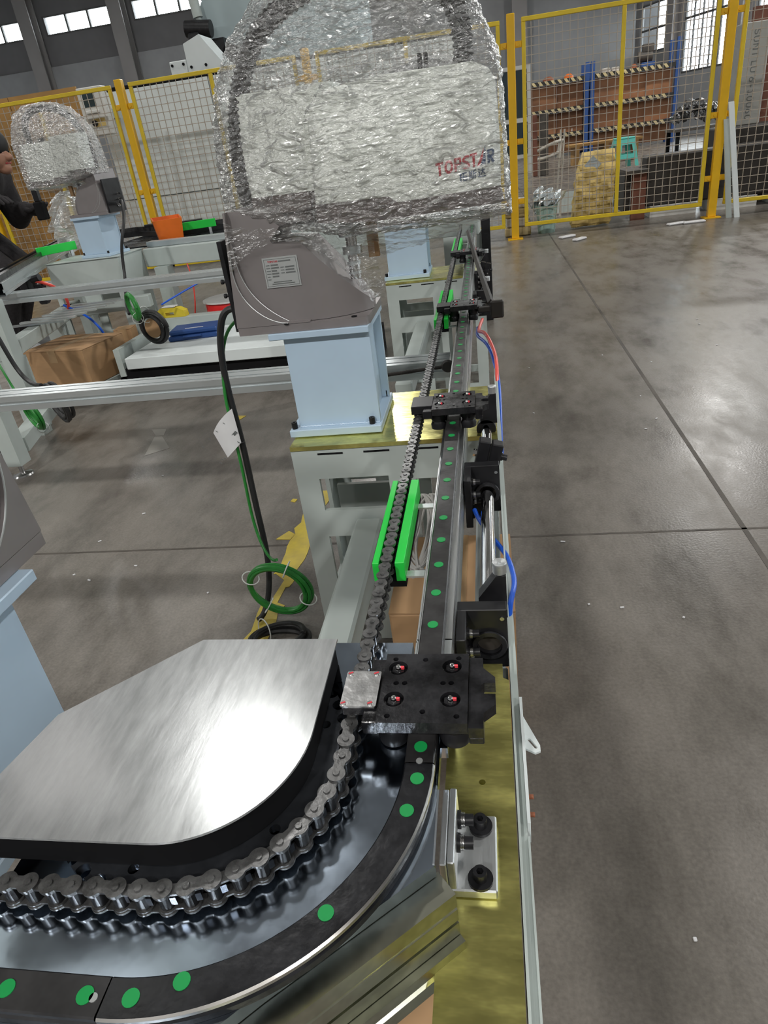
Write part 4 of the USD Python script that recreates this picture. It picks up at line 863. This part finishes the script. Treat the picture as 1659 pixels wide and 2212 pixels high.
yt = thing('tape_dispenser', 'yellow plastic hand tool lying on the shelf edge left of the red spool', 'tool', None, (-2.22, 4.553, .3255), -4)
put(yt, 'body', prism(Polygon([(-.12, 0), (.12, 0), (.115, .04), (.07, .062), (-.06, .066), (-.115, .03)]).difference(sbox(-.03, .012, .035, .034)), -.03, .03, 'y'), 'yellow_tool', 20); put(yt, 'grip', bx(-.05, .05, -.031, .031, .0665, .074, .003), 'white_plastic', 20)
rs_ = thing('wire_spool', 'red wire spool with a white flange on the shelf behind the robot body', 'spool', None, (-1.87, 4.83, .27))
put(rs_, 'winding', lathe([(.03, .012), (.185, .012), (.185, .09), (.03, .09)], n=40), 'red_plastic'); put(rs_, 'lower_flange', lathe([(0, 0), (.2, 0), (.2, .0115), (0, .0115)], n=40), 'red_plastic'); put(rs_, 'top_flange', lathe([(.02, .0905), (.2, .0905), (.2, .102), (.02, .102)], n=40), 'white_plastic')
put(rs_, 'core', cyl((0, 0, .06), (0, 0, .1015), .0195, 16), 'black_matte'); put(rs_, 'stand', cyl((0, 0, -.269), (0, 0, -.0005), .06, 16), 'machine_grey')
cable('robot_cable', 'dark cable dropping from the small wrapped robot in front of its pedestal', [(-2.39, 4.60, 1.075), (-2.30, 4.45, 1.075), (-2.27, 4.36, 1.0), (-2.275, 4.30, .92), (-2.31, 4.28, .80), (-2.32, 4.25, .67), (-2.30, 4.15, .56), (-2.24, 4.02, .47)], .010, 'rubber_black')
ring('cable_coil', 'green cable coil hanging above a black one by the left machine', (-2.155, 3.94, .525), .072, .008, 6, 'cable_green', (.8, .8, .1), 41, ties=(1.5,))
bk = ring('cable_coil', 'black cable coil round a tan cardboard core, standing on the white shelf', (-2.09, 3.98, .375), .092, .012, 4, 'rubber_black', (.25, 1, .1), 43, ties=(4.5,))
put(bk, 'core_disc', xf(cyl((0, -.008, 0), (0, .008, 0), .060, 28), (-2.09, 3.99, .375), rz=-14), 'cardboard')
cable('air_hose', 'red hose curving down from the sensor block on the left machine', [(-2.83, 4.06, .72), (-2.78, 4.05, .71), (-2.74, 4.1, .67), (-2.72, 4.15, .60), (-2.76, 4.2, .50), (-2.86, 4.2, .44)], .010, 'hose_red')
cable('air_hose', 'blue hose arching behind the large taped cardboard box', [(-2.78, 4.2, .535), (-2.70, 4.18, .50), (-2.62, 4.17, .45), (-2.555, 4.17, .36), (-2.535, 4.17, .25), (-2.54, 4.17, .16)], .008, 'hose_blue')
cable('air_hose', 'short blue hose hanging under the far crossbar at the left', [(-2.80, 3.62, .56), (-2.83, 3.60, .50), (-2.86, 3.60, .42)], .008, 'hose_blue')
cable('air_hose', 'thin dark blue hose slanting under the beam of the left machine', [(-1.42, 4.62, .66), (-1.75, 4.6, .60), (-2.05, 4.5, .50), (-2.2, 4.4, .44)], .006, 'hose_blue')
cable('air_hose', 'thin red line hanging behind the far crossbar', [(-2.10, 4.75, .64), (-2.08, 4.72, .5), (-2.12, 4.72, .30)], .005, 'hose_red')

# ------------------------------------------------------------------ yellow mesh fence
FY = 8.9
def fence_post(label, x):
    t = thing('fence_post', label, 'fence post', None, (x, FY, 0))
    put(t, 'post', bx(-.043, .043, -.043, .043, .012, 2.26, .006), 'post_yellow', 20); put(t, 'foot_plate', bx(-.09, .09, -.09, .09, 0, .0118), 'post_yellow', 20)
    for z in (.42, 1.05, 1.98):
        for s_ in (-1, 1): put(t, 'clip', cat([bx(min(s_ * .0435, s_ * .1148), max(s_ * .0435, s_ * .1148), -.012, .012, z - .03, z + .03, .004), cyl((s_ * .07, -.022, z), (s_ * .07, -.0125, z), .018, 12)]), 'post_yellow', 20)
def fence_panel(label, x0, x1, mid):
    t = thing('mesh_fence', label, 'fence panel'); z0, z1, w = .135, 2.215, .042
    for a, b, c, d in ((x0, x1, z1 - w, z1), (x0, x1, z0, z0 + w), (x0, x0 + w, z0 + w + .0005, z1 - w - .0005), (x1 - w, x1, z0 + w + .0005, z1 - w - .0005), (mid - w / 2, mid + w / 2, z0 + w + .0005, z1 - w - .0005)):
        put(t, 'frame_bar', bx(a, b, FY - .018, FY + .018, c, d, .004), 'fence_yellow', 20)
    ws = []
    k = x0 + w + .06
    while k < x1 - w: ws.append(bx(k - .0035, k + .0035, FY + .001, FY + .008, z0 + w, z1 - w)); k += .0815
    k = z0 + w + .06
    while k < z1 - w: ws.append(bx(x0 + w, x1 - w, FY - .007, FY, k - .0035, k + .0035)); k += .0815
    put(t, 'wire_mesh', cat(ws), 'wire', False, kind='stuff')
PX = [-8.70, -6.43, -4.22, -1.93, .356, 2.607, 4.87]
pl_ = ['yellow fence post out of view at the far left', 'yellow fence post behind the person at the left edge', 'orange-yellow fence post between the two panels left of the robots', 'yellow fence post hidden behind the nearest wrapped robot', 'orange-yellow fence post just right of the nearest wrapped robot', 'orange-yellow fence post near the right edge with the leaning grey bar', 'yellow fence post beyond the right edge']
for x, l in zip(PX, pl_): fence_post(l, x)
fl = ['yellow mesh fence panel at the far left behind the person', 'yellow mesh fence panel behind the small wrapped robot', 'yellow mesh fence panel before the white machine enclosure', 'yellow mesh fence panel just behind the nearest wrapped robot', 'yellow mesh fence panel before the brown rack, stool and sack', 'yellow mesh fence panel cut off by the right edge']
for i in range(6): fence_panel(fl[i], PX[i] + .115, PX[i + 1] - .115, (PX[i] + PX[i + 1]) / 2 + (.05 if i == 4 else 0))

# ------------------------------------------------------------------ person bending at the left edge
def body(bones, rad, ref=.03):
    out = m3.Manifold()
    for a, b, ra, rb_ in bones:
        sa = m3.Manifold.sphere(ra, 20).translate(tuple(a)); sb2 = m3.Manifold.sphere(rb_, 20).translate(tuple(b)); out = out + m3.Manifold.batch_hull([sa, sb2])
    m = tm(out.refine_to_length(ref)); m.merge_vertices(); trimesh.smoothing.filter_taubin(m, iterations=12); return m
pp = thing('person', 'person in dark jacket and trousers bending forward at the left edge', 'person')
sh1, sh2 = (-3.83, 5.10, 1.33), (-3.87, 5.52, 1.35)
put(pp, 'clothed_body', body([((-4.28, 5.32, 1.02), (-4.08, 5.32, 1.20), .22, .24), ((-4.08, 5.32, 1.20), (-3.88, 5.32, 1.36), .25, .19), ((-3.88, 5.32, 1.38), (-3.78, 5.31, 1.45), .12, .09), ((-3.9, 5.2, 1.33), sh1, .17, .13), ((-3.9, 5.42, 1.33), sh2, .17, .13),
    (sh1, (-3.80, 5.02, 1.02), .115, .085), ((-3.80, 5.02, 1.02), (-3.66, 5.00, 1.20), .085, .06), (sh2, (-3.84, 5.6, 1.04), .115, .085), ((-3.84, 5.6, 1.04), (-3.68, 5.5, 1.10), .085, .06),
    ((-4.28, 5.20, 1.0), (-3.82, 5.16, .66), .19, .125), ((-3.82, 5.16, .66), (-4.05, 5.18, .12), .125, .075), ((-4.28, 5.45, 1.0), (-3.90, 5.50, .66), .19, .125), ((-3.90, 5.50, .66), (-4.16, 5.50, .12), .125, .075)], None), 'dark_cloth', True)
hd = body([((-3.70, 5.31, 1.53), (-3.655, 5.31, 1.475), .135, .105), ((-3.78, 5.31, 1.44), (-3.70, 5.31, 1.50), .08, .09), ((-3.575, 5.31, 1.50), (-3.545, 5.31, 1.468), .022, .028), ((-3.60, 5.25, 1.53), (-3.60, 5.37, 1.53), .03, .03), ((-3.60, 5.31, 1.40), (-3.62, 5.31, 1.41), .045, .05), ((-3.70, 5.175, 1.50), (-3.705, 5.18, 1.465), .026, .02), ((-3.70, 5.445, 1.50), (-3.705, 5.44, 1.465), .026, .02)], None, .018)
h_ = put(pp, 'head', hd, 'skin', True)
put(h_, 'eye', cat([lathe([(0, .016), (.012, .010), (.016, 0), (0, -.016)], (-3.573, y, 1.505), n=10) for y in (5.265, 5.355)]), 'black_matte')
put(h_, 'mouth', bx(-3.566, -3.560, 5.275, 5.345, 1.425, 1.433, .002), 'red_print')
put(pp, 'hair', body([((-3.715, 5.31, 1.57), (-3.675, 5.31, 1.565), .142, .135), ((-3.76, 5.31, 1.50), (-3.74, 5.31, 1.53), .115, .13)], None, .02), 'hair', True)
def hand(wr, d, side, mat='skin'):
    wr, d = np.array(wr), np.array(d, float); d /= np.linalg.norm(d); u = np.array([0, side, 0.]); n_ = np.cross(d, u)
    bones = [(wr, wr + d * .10, .045, .05)]
    for k, ln_ in enumerate((.085, .098, .092, .072)):
        b = wr + d * .11 + u * (.045 - .03 * k); e = b + d * ln_ * .55 - n_ * .012; bones += [(b, e, .017, .015), (e, e + d * ln_ * .4 - n_ * .035, .015, .012)]
    b = wr + d * .035 + u * .045; bones += [(b, b + d * .05 + u * .035, .02, .016), (b + d * .05 + u * .035, b + d * .095 + u * .03 - n_ * .02, .016, .012)]
    return body(bones, None, .012)
put(pp, 'hand', hand((-3.66, 5.0, 1.20), (.75, 0, .05), 1), 'dark_cloth', True); put(pp, 'hand', hand((-3.68, 5.5, 1.10), (.8, -.1, -.1), -1), 'dark_cloth', True)
for x, y in ((-4.02, 5.18), (-4.13, 5.50)): put(pp, 'shoe', body([((x - .08, y, .065), (x + .22, y, .05), .065, .048)], None), 'shoe', True)

# ------------------------------------------------------------------ behind the fence on the left
we = thing('machine_enclosure', 'large white sheet metal machine enclosure behind the left fence panels', 'machine')
for k in range(3):
    x0 = -5.12 + 1.62 * k; put(we, 'panel', bx(x0, x0 + 1.61, 10.0, 10.05, .96, 2.27, .006), 'machine_white', 20); put(we, 'panel', bx(x0, x0 + 1.61, 10.0, 10.05, .06, .95, .006), 'machine_white', 20)
put(we, 'body', bx(-5.12, -.26, 10.051, 12.2, .02, 2.275), 'machine_white', False); put(we, 'top_seal', bx(-5.1, -.28, 10.0, 12.1, 2.276, 2.315), 'black_matte', False)
oc = thing('control_box', 'white wall control box with a dark window and a knob behind the left fence', 'control box', None, (-4.90, 9.42, 1.76), 0)
put(oc, 'housing', bx(-.17, .17, 0, .16, 0, .54, .01), 'white_plastic', 20); put(oc, 'window', bx(-.10, .06, -.006, -.0005, .32, .50), 'dark_glass', False); put(oc, 'handle', bx(-.10, .08, -.03, -.0005, .25, .285, .006), 'white_plastic', 20); put(oc, 'label_plate', bx(-.05, .12, -.004, -.0005, .10, .19), 'sack', False); put(oc, 'knob', cyl((-.02, -.03, .14), (-.02, -.0045, .14), .035, 18), 'black_oxide'); put(oc, 'wall_arm', bx(-.05, .05, .1605, .5798, .2, .3), 'machine_grey', False)
bb = thing('board_partition', 'brown plywood board partition behind the fence at the far left', 'partition')
for k in range(3): put(bb, 'board', bx(-8.2 + 1.0 * k, -7.21 + 1.0 * k, 9.7, 9.73, .05, 2.36), 'brown_ply', False)
put(bb, 'rail', bx(-8.2, -5.2, 9.731, 9.78, 2.2, 2.30), 'brown_ply', False)
pm_ = thing('press_machine', 'tall pale blue-grey machine with a slanted top beyond the white enclosure', 'machine')
put(pm_, 'body', prism(Polygon([(-5.08, 3.30), (-4.62, 3.92), (-3.4, 5.6), (-2.0, 5.6), (-2.0, 0), (-3.7, 0), (-3.7, 2.4), (-4.45, 2.85)]), 14.0, 15.6, 'y'), 'pale_blue_machine', False)
put(pm_, 'black_guard', prism(Polygon([(-4.62, 2.72), (-3.9, 2.42), (-3.72, 2.42), (-3.72, 2.75), (-4.3, 3.10)]), 13.6, 13.99, 'y'), 'black_matte', False)
put(pm_, 'motor', cat([cyl((-5.0, 13.7, 3.38), (-4.55, 13.7, 3.33), .13, 18), bx(-4.95, -4.75, 13.55, 13.85, 3.0, 3.3, .02)]), 'black_oxide')
put(pm_, 'motor_bracket', bx(-5.0, -4.4, 13.8, 13.999, 3.0, 3.2), 'black_oxide', False)
put(pm_, 'cylinder', cat([cyl((-4.76, 13.75, 3.52), (-4.80, 13.75, 3.95), .085, 18), cyl((-4.80, 13.75, 3.95), (-4.80, 13.75, 4.3), .05, 14), cyl((-4.75, 13.75, 3.30), (-4.76, 13.75, 3.52), .05, 14)]), 'machine_grey')
wb = thing('drive_housing', 'white stepped drive housing standing on top of the white enclosure', 'machine housing')
put(wb, 'step', bx(-4.34, -4.08, 10.9, 11.4, 2.316, 2.60, .01), 'machine_white', 20); put(wb, 'housing', prism(Polygon([(-4.075, 2.316), (-4.075, 2.78), (-3.82, 2.86), (-3.72, 2.72), (-3.55, 2.5), (-3.55, 2.316)]), 10.9, 11.4, 'y'), 'machine_white', False)
for x, z in ((-4.3, 2.55), (-4.13, 2.55), (-4.02, 2.5), (-3.8, 2.5)): put(wb, 'bolt', cyl((x, 10.885, z), (x, 10.899, z), .018, 10), 'black_matte')

# ------------------------------------------------------------------ behind the fence on the right
rk = thing('storage_rack', 'long storage rack with blue uprights, hazard-striped beams and brown boards', 'rack')
for x in (1.80, 3.92, 4.12, 7.08):
    for y in (29.9, 31.0): put(rk, 'upright', bx(x - .07, x + .07, y - .05, y + .05, 0, {1.80: 2.6, 7.08: 3.3}.get(x, 2.95)), 'rack_blue', False)
for (x0, x1) in ((1.88, 3.84), (4.2, 7.0)):
    for z in (.72, 1.55, 2.48):
        bmn = put(rk, 'shelf_beam', bx(x0, x1, 29.85, 29.93, z - .07, z + .07), 'hazard_black', False); put(rk, 'shelf_board', bx(x0, x1, 29.94, 31.0, z + .02, z + .05), 'brown_board', False)
        k = x0 + .02
        while k < x1 - .25: put(bmn, 'hazard_stripe', prism(Polygon([(k, z + .065), (k + .11, z + .065), (k + .21, z - .065), (k + .10, z - .065)]), 29.842, 29.849, 'y'), 'hazard_cream', False); k += .235
    for z0, z1 in ((.10, .64), (.80, 1.47), (1.63, 2.40)):
        n_ = 2 if x1 < 4 else 3
        for k in range(n_): put(rk, 'back_board', bx(x0 + (x1 - x0) * k / n_ + .01, x0 + (x1 - x0) * (k + 1) / n_ - .01, 30.10 + .06 * (k % 2), 30.14 + .06 * (k % 2), z0, z1), 'brown_board', False)
q = random.Random(77)
def junk(name, label, c, size, mat, catg, seed, n=6, group=None):
    r = random.Random(seed); ms = []
    for k in range(n):
        s_ = np.array(size) * np.array([r.uniform(.25, .6) for _ in range(3)]); p = [r.uniform(-.5, .5) * size[0] * .7, r.uniform(-.5, .5) * size[1] * .7, 0]
        ms.append(xf(bx(-s_[0] / 2, s_[0] / 2, -s_[1] / 2, s_[1] / 2, 0, s_[2] + (size[2] - s_[2]) * r.random() * .5, .01), p, rz=r.uniform(-30, 30)))
    t = thing(name, label, catg, group, c); put(t, 'lump', cat(ms), mat, 20); return t
mo = thing('electric_motor', 'dark motor with a blue base standing on the right end of the rack', 'motor', None, (6.05, 30.3, 2.531))
put(mo, 'base', bx(-.18, .30, -.15, .15, 0, .16, .01), 'rack_blue', 20); put(mo, 'housing', cyl((-.3, 0, .34), (.2, 0, .34), .17, 20), 'junk_dark'); put(mo, 'terminal_box', bx(-.15, .25, -.12, .12, .46, .72, .02), 'junk_dark', 20)
for (x, m_, l_, rr_) in ((2.55, 'junk_rust', 'reddish round part lying on top of the rack at the left', .20), (3.30, 'orange_plastic', 'orange round part on top of the rack near the blue upright', .17), (5.62, 'junk_rust', 'rusty round part on the rack beside the motor', .12)): solo('round_part', lathe([(0, 0), (rr_, 0), (rr_ * .95, .10), (rr_ * .4, .16), (0, .16)], (x, 30.2, 2.531)), m_, l_, 'machine part')
for i, (x, z, l_) in enumerate(((2.9, 1.601, 'left bay middle shelf'), (3.6, 1.601, 'middle shelf beside the blue upright'), (4.7, 1.601, 'right bay middle shelf, left part'), (5.5, 1.601, 'right bay middle shelf, centre'), (6.5, 1.601, 'right bay middle shelf, right part'), (2.6, .771, 'left bay bottom shelf'), (3.4, .771, 'bottom shelf left of the blue upright'), (5.0, .771, 'right bay bottom shelf, left part'), (6.2, .771, 'right bay bottom shelf, right part'), (4.8, 2.531, 'top shelf just right of the blue uprights'))):
    junk('scrap_parts', 'small pale scrap parts on the %s' % l_, (x, 30.3, z + .016), (.55, .2, .22), 'junk_light', 'scrap', i + 100, 5)
wf = thing('white_frame', 'tall white-framed cabinet with dark panes between fence post and rack', 'cabinet')
for a in ((.50, 1.385, 2.55, 2.64), (.50, 1.385, .40, .49), (.50, 1.385, 1.30, 1.40)): put(wf, 'cross_rail', bx(a[0], a[1], 21.95, 22.05, a[2], a[3]), 'white_plastic', False)
for x in (.50, 1.29): put(wf, 'upright', bx(x, x + .095, 21.94, 21.949, 0, 2.64), 'white_plastic', False); put(wf, 'upright', bx(x, x + .095, 22.051, 22.5, 0, 2.64), 'white_plastic', False)
for z0, z1 in ((.50, 1.29), (1.41, 2.54)): put(wf, 'pane', bx(.6, 1.285, 21.99, 22.01, z0, z1), 'dark_glass', False)
for x, w_, m_, l_ in ((1.36, .11, 'rust_brown', 'narrow rust-red steel post in front of the left rack bay'), (1.58, .22, 'junk_dark', 'wider dark green-brown steel post in front of the left rack bay')): solo('steel_post', bx(x - w_ / 2, x + w_ / 2, 20, 20.2, 0, 1.42, .01), m_, l_, 'post', smooth=20)
wp = thing('wooden_platform', 'low worn wooden platform beyond the teal stool, before the rack', 'platform')
for k in range(5): put(wp, 'plank', bx(2.45, 4.45, 22 + .22 * k, 22.21 + .22 * k, .50, .56), 'brown_ply', False)
for x in (2.6, 3.4, 4.2): put(wp, 'bearer', bx(x, x + .12, 22, 23.1, 0, .499), 'brown_ply', False)
st = thing('stool', 'teal plastic stool standing behind the fence', 'stool', None, (3.44, 19.3, 0), 12)
put(st, 'seat', bx(-.21, .21, -.21, .21, .62, .668, .02), 'stool_teal', 20)
for sx in (-1, 1):
    for sy in (-1, 1): put(st, 'leg', hull([(sx * .20, sy * .20, .625), (sx * .10, sy * .20, .625), (sx * .20, sy * .10, .625), (sx * .29, sy * .29, 0), (sx * .20, sy * .29, 0), (sx * .29, sy * .20, 0)]), 'stool_teal', 20)
for a in range(4): put(st, 'apron', xf(hull([(-.20, -.205, .62), (.20, -.205, .62), (-.215, -.225, .50), (.215, -.225, .50), (-.20, -.19, .62), (.20, -.19, .62), (-.215, -.21, .50), (.215, -.21, .50)]), rz=90 * a), 'stool_teal', 20); put(st, 'brace', xf(hull([(-.24, -.25, .30), (.24, -.25, .30), (-.25, -.26, .20), (.25, -.26, .20), (-.24, -.235, .30), (.24, -.235, .30), (-.25, -.245, .20), (.25, -.245, .20)]), rz=90 * a), 'stool_teal', 20)
# woven sack
v = trimesh.creation.box([.40, .20, .82]); vv, f_ = trimesh.remesh.subdivide_to_size(v.vertices, v.faces, .03); sk = trimesh.Trimesh(vv, f_); sk.merge_vertices(); p = sk.vertices; zz = (p[:, 2] + .41) / .82
p[:, 0] *= 1.12 - .22 * zz + .10 * np.sin(zz * 3.1); p[:, 1] *= (.5 + .9 * np.sin(np.clip(zz, 0, 1) * math.pi) ** .6); p[:, 0] -= .07 * (1 - zz); p += (meshkit.noise(p * 14, 5)[:, None] - .5) * .05 * np.array([1, 1, .3]); sk.vertices = p + [1.36, 9.28, .43]
sa = thing('woven_sack', 'bulging tan woven sack leaning behind the fence by the teal stool', 'sack'); put(sa, 'sack_body', sk, 'sack', True); put(sa, 'torn_label', xf(bx(-.07, .07, -.003, .003, -.07, .07), (1.29, 9.165, .70), ry=45), 'bag_film', False)
bu = thing('bucket', 'pale teal plastic bucket standing by the fence post', 'bucket', None, (.755, 9.22, 0))
put(bu, 'shell', lathe([(0, 0), (.105, 0), (.13, .30), (.138, .30), (.138, .315), (.122, .315), (.098, .012), (0, .012)], n=32), 'bucket')
bv = trimesh.creation.icosphere(4, .14); bv.vertices = bv.vertices * [1.15, .8, .55] + (meshkit.noise(bv.vertices * 22, 9)[:, None] - .5) * .13; solo('crumpled_bag', xf(bv, (.80, 9.20, .40)), 'bag_film', 'crumpled shiny grey plastic bag stuffed in the teal bucket', 'bag', smooth=20)
bv = trimesh.creation.icosphere(3, .10); bv.vertices = bv.vertices * [.55, .5, 1.3] + (meshkit.noise(bv.vertices * 25, 19)[:, None] - .5) * .11; solo('crumpled_bag', xf(bv, (.655, 9.30, .38)), 'bag_film', 'small torn silver bag sticking up left of the bucket', 'bag', smooth=20)
rg = thing('stone_stack', 'stack of tan wrapped bricks at the foot of the fence post', 'brick stack')
for k in range(4): put(rg, 'brick', bx(.24 + .02 * (k % 2), .56 - .01 * k, 9.12, 9.32, .004 + .108 * k, .106 + .108 * k, .012), 'junk_light' if k % 2 else 'hazard_cream', 20)
for k, (x, l_) in enumerate(((1.00, 'thin steel rod standing upright left of the sack'), (1.05, 'second thin steel rod standing upright beside the first'))): solo('steel_rod', cat([cyl((x, 10.6, 0), (x + .06, 10.6, 1.10), .012, 10), cyl((x, 10.6, 0), (x, 10.6, .02), .022, 12)]), 'junk_light', l_, 'rod')
bdl = thing('bent_branch', 'pale forked wooden branch hung on the steel rods', 'branch'); put(bdl, 'fork', cat([tube(smoothpath([(1.09, 10.58, .97), (.95, 10.5, .95), (.74, 10.45, .88)], 20), .02, 8), tube(smoothpath([(1.04, 10.58, .84), (.92, 10.5, .80), (.74, 10.45, .78)], 20), .02, 8), tube([(1.06, 10.58, .98), (1.03, 10.58, .76)], .03, 8)]), 'junk_light')
bl = thing('steel_beam', 'long black square steel beam lying behind the right fence panel', 'steel beam'); put(bl, 'beam', bx(1.99, 5.2, 9.55, 9.95, .125, .69, .02), 'steel_dark', 20)
for k, x in enumerate((2.05, 2.75, 3.5, 4.4)): put(bl, 'support_block', bx(x, x + .55, 9.5, 9.9, 0, .1245), 'white_plastic', False)
bn = thing('steel_beam', 'short rust-brown steel beam end beside the black beam', 'steel beam'); put(bn, 'web', bx(1.80, 1.965, 9.40, 9.46, .0, .54), 'rust_brown', False); put(bn, 'top_flange', bx(1.72, 1.98, 9.30, 10.2, .5405, .57), 'junk_dark', False); put(bn, 'side_plate', bx(1.72, 1.795, 9.47, 10.2, .1, .54), 'steel_dark', False)
gp = thing('metal_sheets', 'loose grey sheet metal pieces between the sack and the beams', 'sheet metal')
for k, (x0, x1, z0, z1, y_) in enumerate(((1.35, 2.05, .26, .48, 11.0), (1.30, 2.02, .02, .22, 10.6), (1.0, 1.35, .02, .30, 10.9))): put(gp, 'sheet', xf(bx(x0, x1, 0, .02, 0, z1 - z0), (0, y_, z0 if k else .02), rx=-12), 'machine_grey', False)
db = thing('steel_block', 'dark steel block beyond the right fence panel, under the grey wrapped column', 'steel block'); put(db, 'block', bx(3.1, 4.6, 10.5, 11.2, .0, .86, .02), 'steel_dark', 20)
wc = thing('wrapped_column', 'grey wrapped column with vertical black lettering near the right edge', 'column', None, (3.42, 10.75, .8605))
put(wc, 'column', bx(-.17, .17, -.12, .12, 0, 1.12, .01), 'grey_wrap', 20)
tx = meshkit.text_mesh('SUNT LU 6-10060', .075, .001); tx.vertices = tx.vertices[:, [1, 2, 0]] * [1, -1, -1]; b0 = tx.bounds; tx.vertices = (tx.vertices - [b0[0][0], 0, b0[0][2]]) * [1, 1, .98 / (b0[1][2] - b0[0][2])]; trimesh.repair.fix_normals(tx); put(wc, 'lettering', xf(tx, (-.02, -.1205, .06)), 'plate_print', False)
solo('rust_panel', bx(3.62, 4.4, 11.4, 11.5, 0, 2.2), 'rust_brown', 'rust-red panel at the right edge behind the grey wrapped column', 'panel', smooth=False)
lb = thing('leaning_bar', 'pale grey angle bar leaning on the fence near the right edge', 'metal bar')
def slab(p0, p1, w_, d_): return hull([(p0[0] - w_, p0[1], p0[2]), (p0[0] + w_, p0[1], p0[2]), (p1[0] - w_, p1[1], p1[2]), (p1[0] + w_, p1[1], p1[2]), (p0[0] - w_, p0[1] + d_, p0[2]), (p0[0] + w_, p0[1] + d_, p0[2]), (p1[0] - w_, p1[1] + d_, p1[2]), (p1[0] + w_, p1[1] + d_, p1[2])])
put(lb, 'flange', slab((2.835, 8.70, 0), (2.665, 8.80, 1.16), .028, .02), 'machine_white', False); put(lb, 'web', slab((2.755, 8.725, 0), (2.645, 8.825, 1.0), .03, .02), 'machine_grey', False)
tb = thing('work_table', 'dark low work table with black legs beyond the rack end', 'table'); put(tb, 'table_top', bx(4.75, 6.1, 19.8, 20.9, .60, .66), 'junk_dark', False)
for x in (4.8, 5.98):
    for y in (19.85, 20.8): put(tb, 'leg', bx(x, x + .08, y, y + .08, 0, .5995), 'black_matte', False)
pv = np.random.RandomState(4); ms = []
for k in range(70):
    a = trimesh.creation.icosphere(1, pv.uniform(.05, .12)); a.vertices = a.vertices * pv.uniform(.5, 1.2, 3) + pv.uniform(-.03, .03, a.vertices.shape); u = pv.uniform(-1, 1); ms.append(xf(a, (5.35 + .55 * u, 20.3 + pv.uniform(-.3, .3), .83 + pv.uniform(0, .5) * (1 - .6 * abs(u)))))
solo('scrap_heap', cat(ms), 'scrap_metal', 'heap of shiny crumpled metal scrap on the dark table', 'scrap heap', smooth=20, kind='stuff')
for k, (x, y, l_) in enumerate(((2.35, 8.62, 'crumpled white wrapper on the floor before the right fence panel'), (2.16, 8.64, 'second white wrapper lying left of the crumpled one'), (.92, 8.55, 'white scrap of film on the floor in front of the bucket'), (1.02, 8.25, 'small white flake on the floor near the joint line'))): solo('litter', xf(bx(-.12 + .02 * k, .12, -.04, .04, 0, .025, .01), (x, y, .001), rz=15 * k), 'paper', l_, 'litter', smooth=20)

# ------------------------------------------------------------------ late small things
M('pale_patch', (.25, .235, .21), .35, var=.12, vs=6)
for pts, l_ in (([(-1.85, 3.193), (-1.759, 3.184), (-1.736, 3.095), (-1.782, 3.096)], 'small pale filled patch in the concrete beyond the near crossbar'), ([(-1.782, 3.080), (-1.738, 3.080), (-1.624, 2.913), (-1.723, 2.832)], 'pale trapezoid patch in the concrete just below the small patch')):
    solo('floor_patch', prism(Polygon(pts), .0002, .0010), 'pale_patch', l_, 'floor patch', smooth=False)
bv = trimesh.creation.icosphere(4, .16); bv.vertices = bv.vertices * [.95, .7, 1.25] + (meshkit.noise(bv.vertices * 16, 51)[:, None] - .5) * .12
solo('plastic_bag', xf(bv, (-2.98, 4.97, 1.0)), 'film_bag', 'translucent crumpled plastic hanging under the small wrapped robot', 'plastic film', smooth=20)
gb = thing('gripper_block', 'black block hanging under the film of the small wrapped robot', 'gripper')
put(gb, 'block', bx(-3.16, -3.09, 4.81, 4.87, 1.03, 1.15, .008), 'black_matte', 20); put(gb, 'stem', bx(-3.145, -3.105, 4.82, 4.86, 1.1505, 1.27, .004), 'black_oxide', 20)
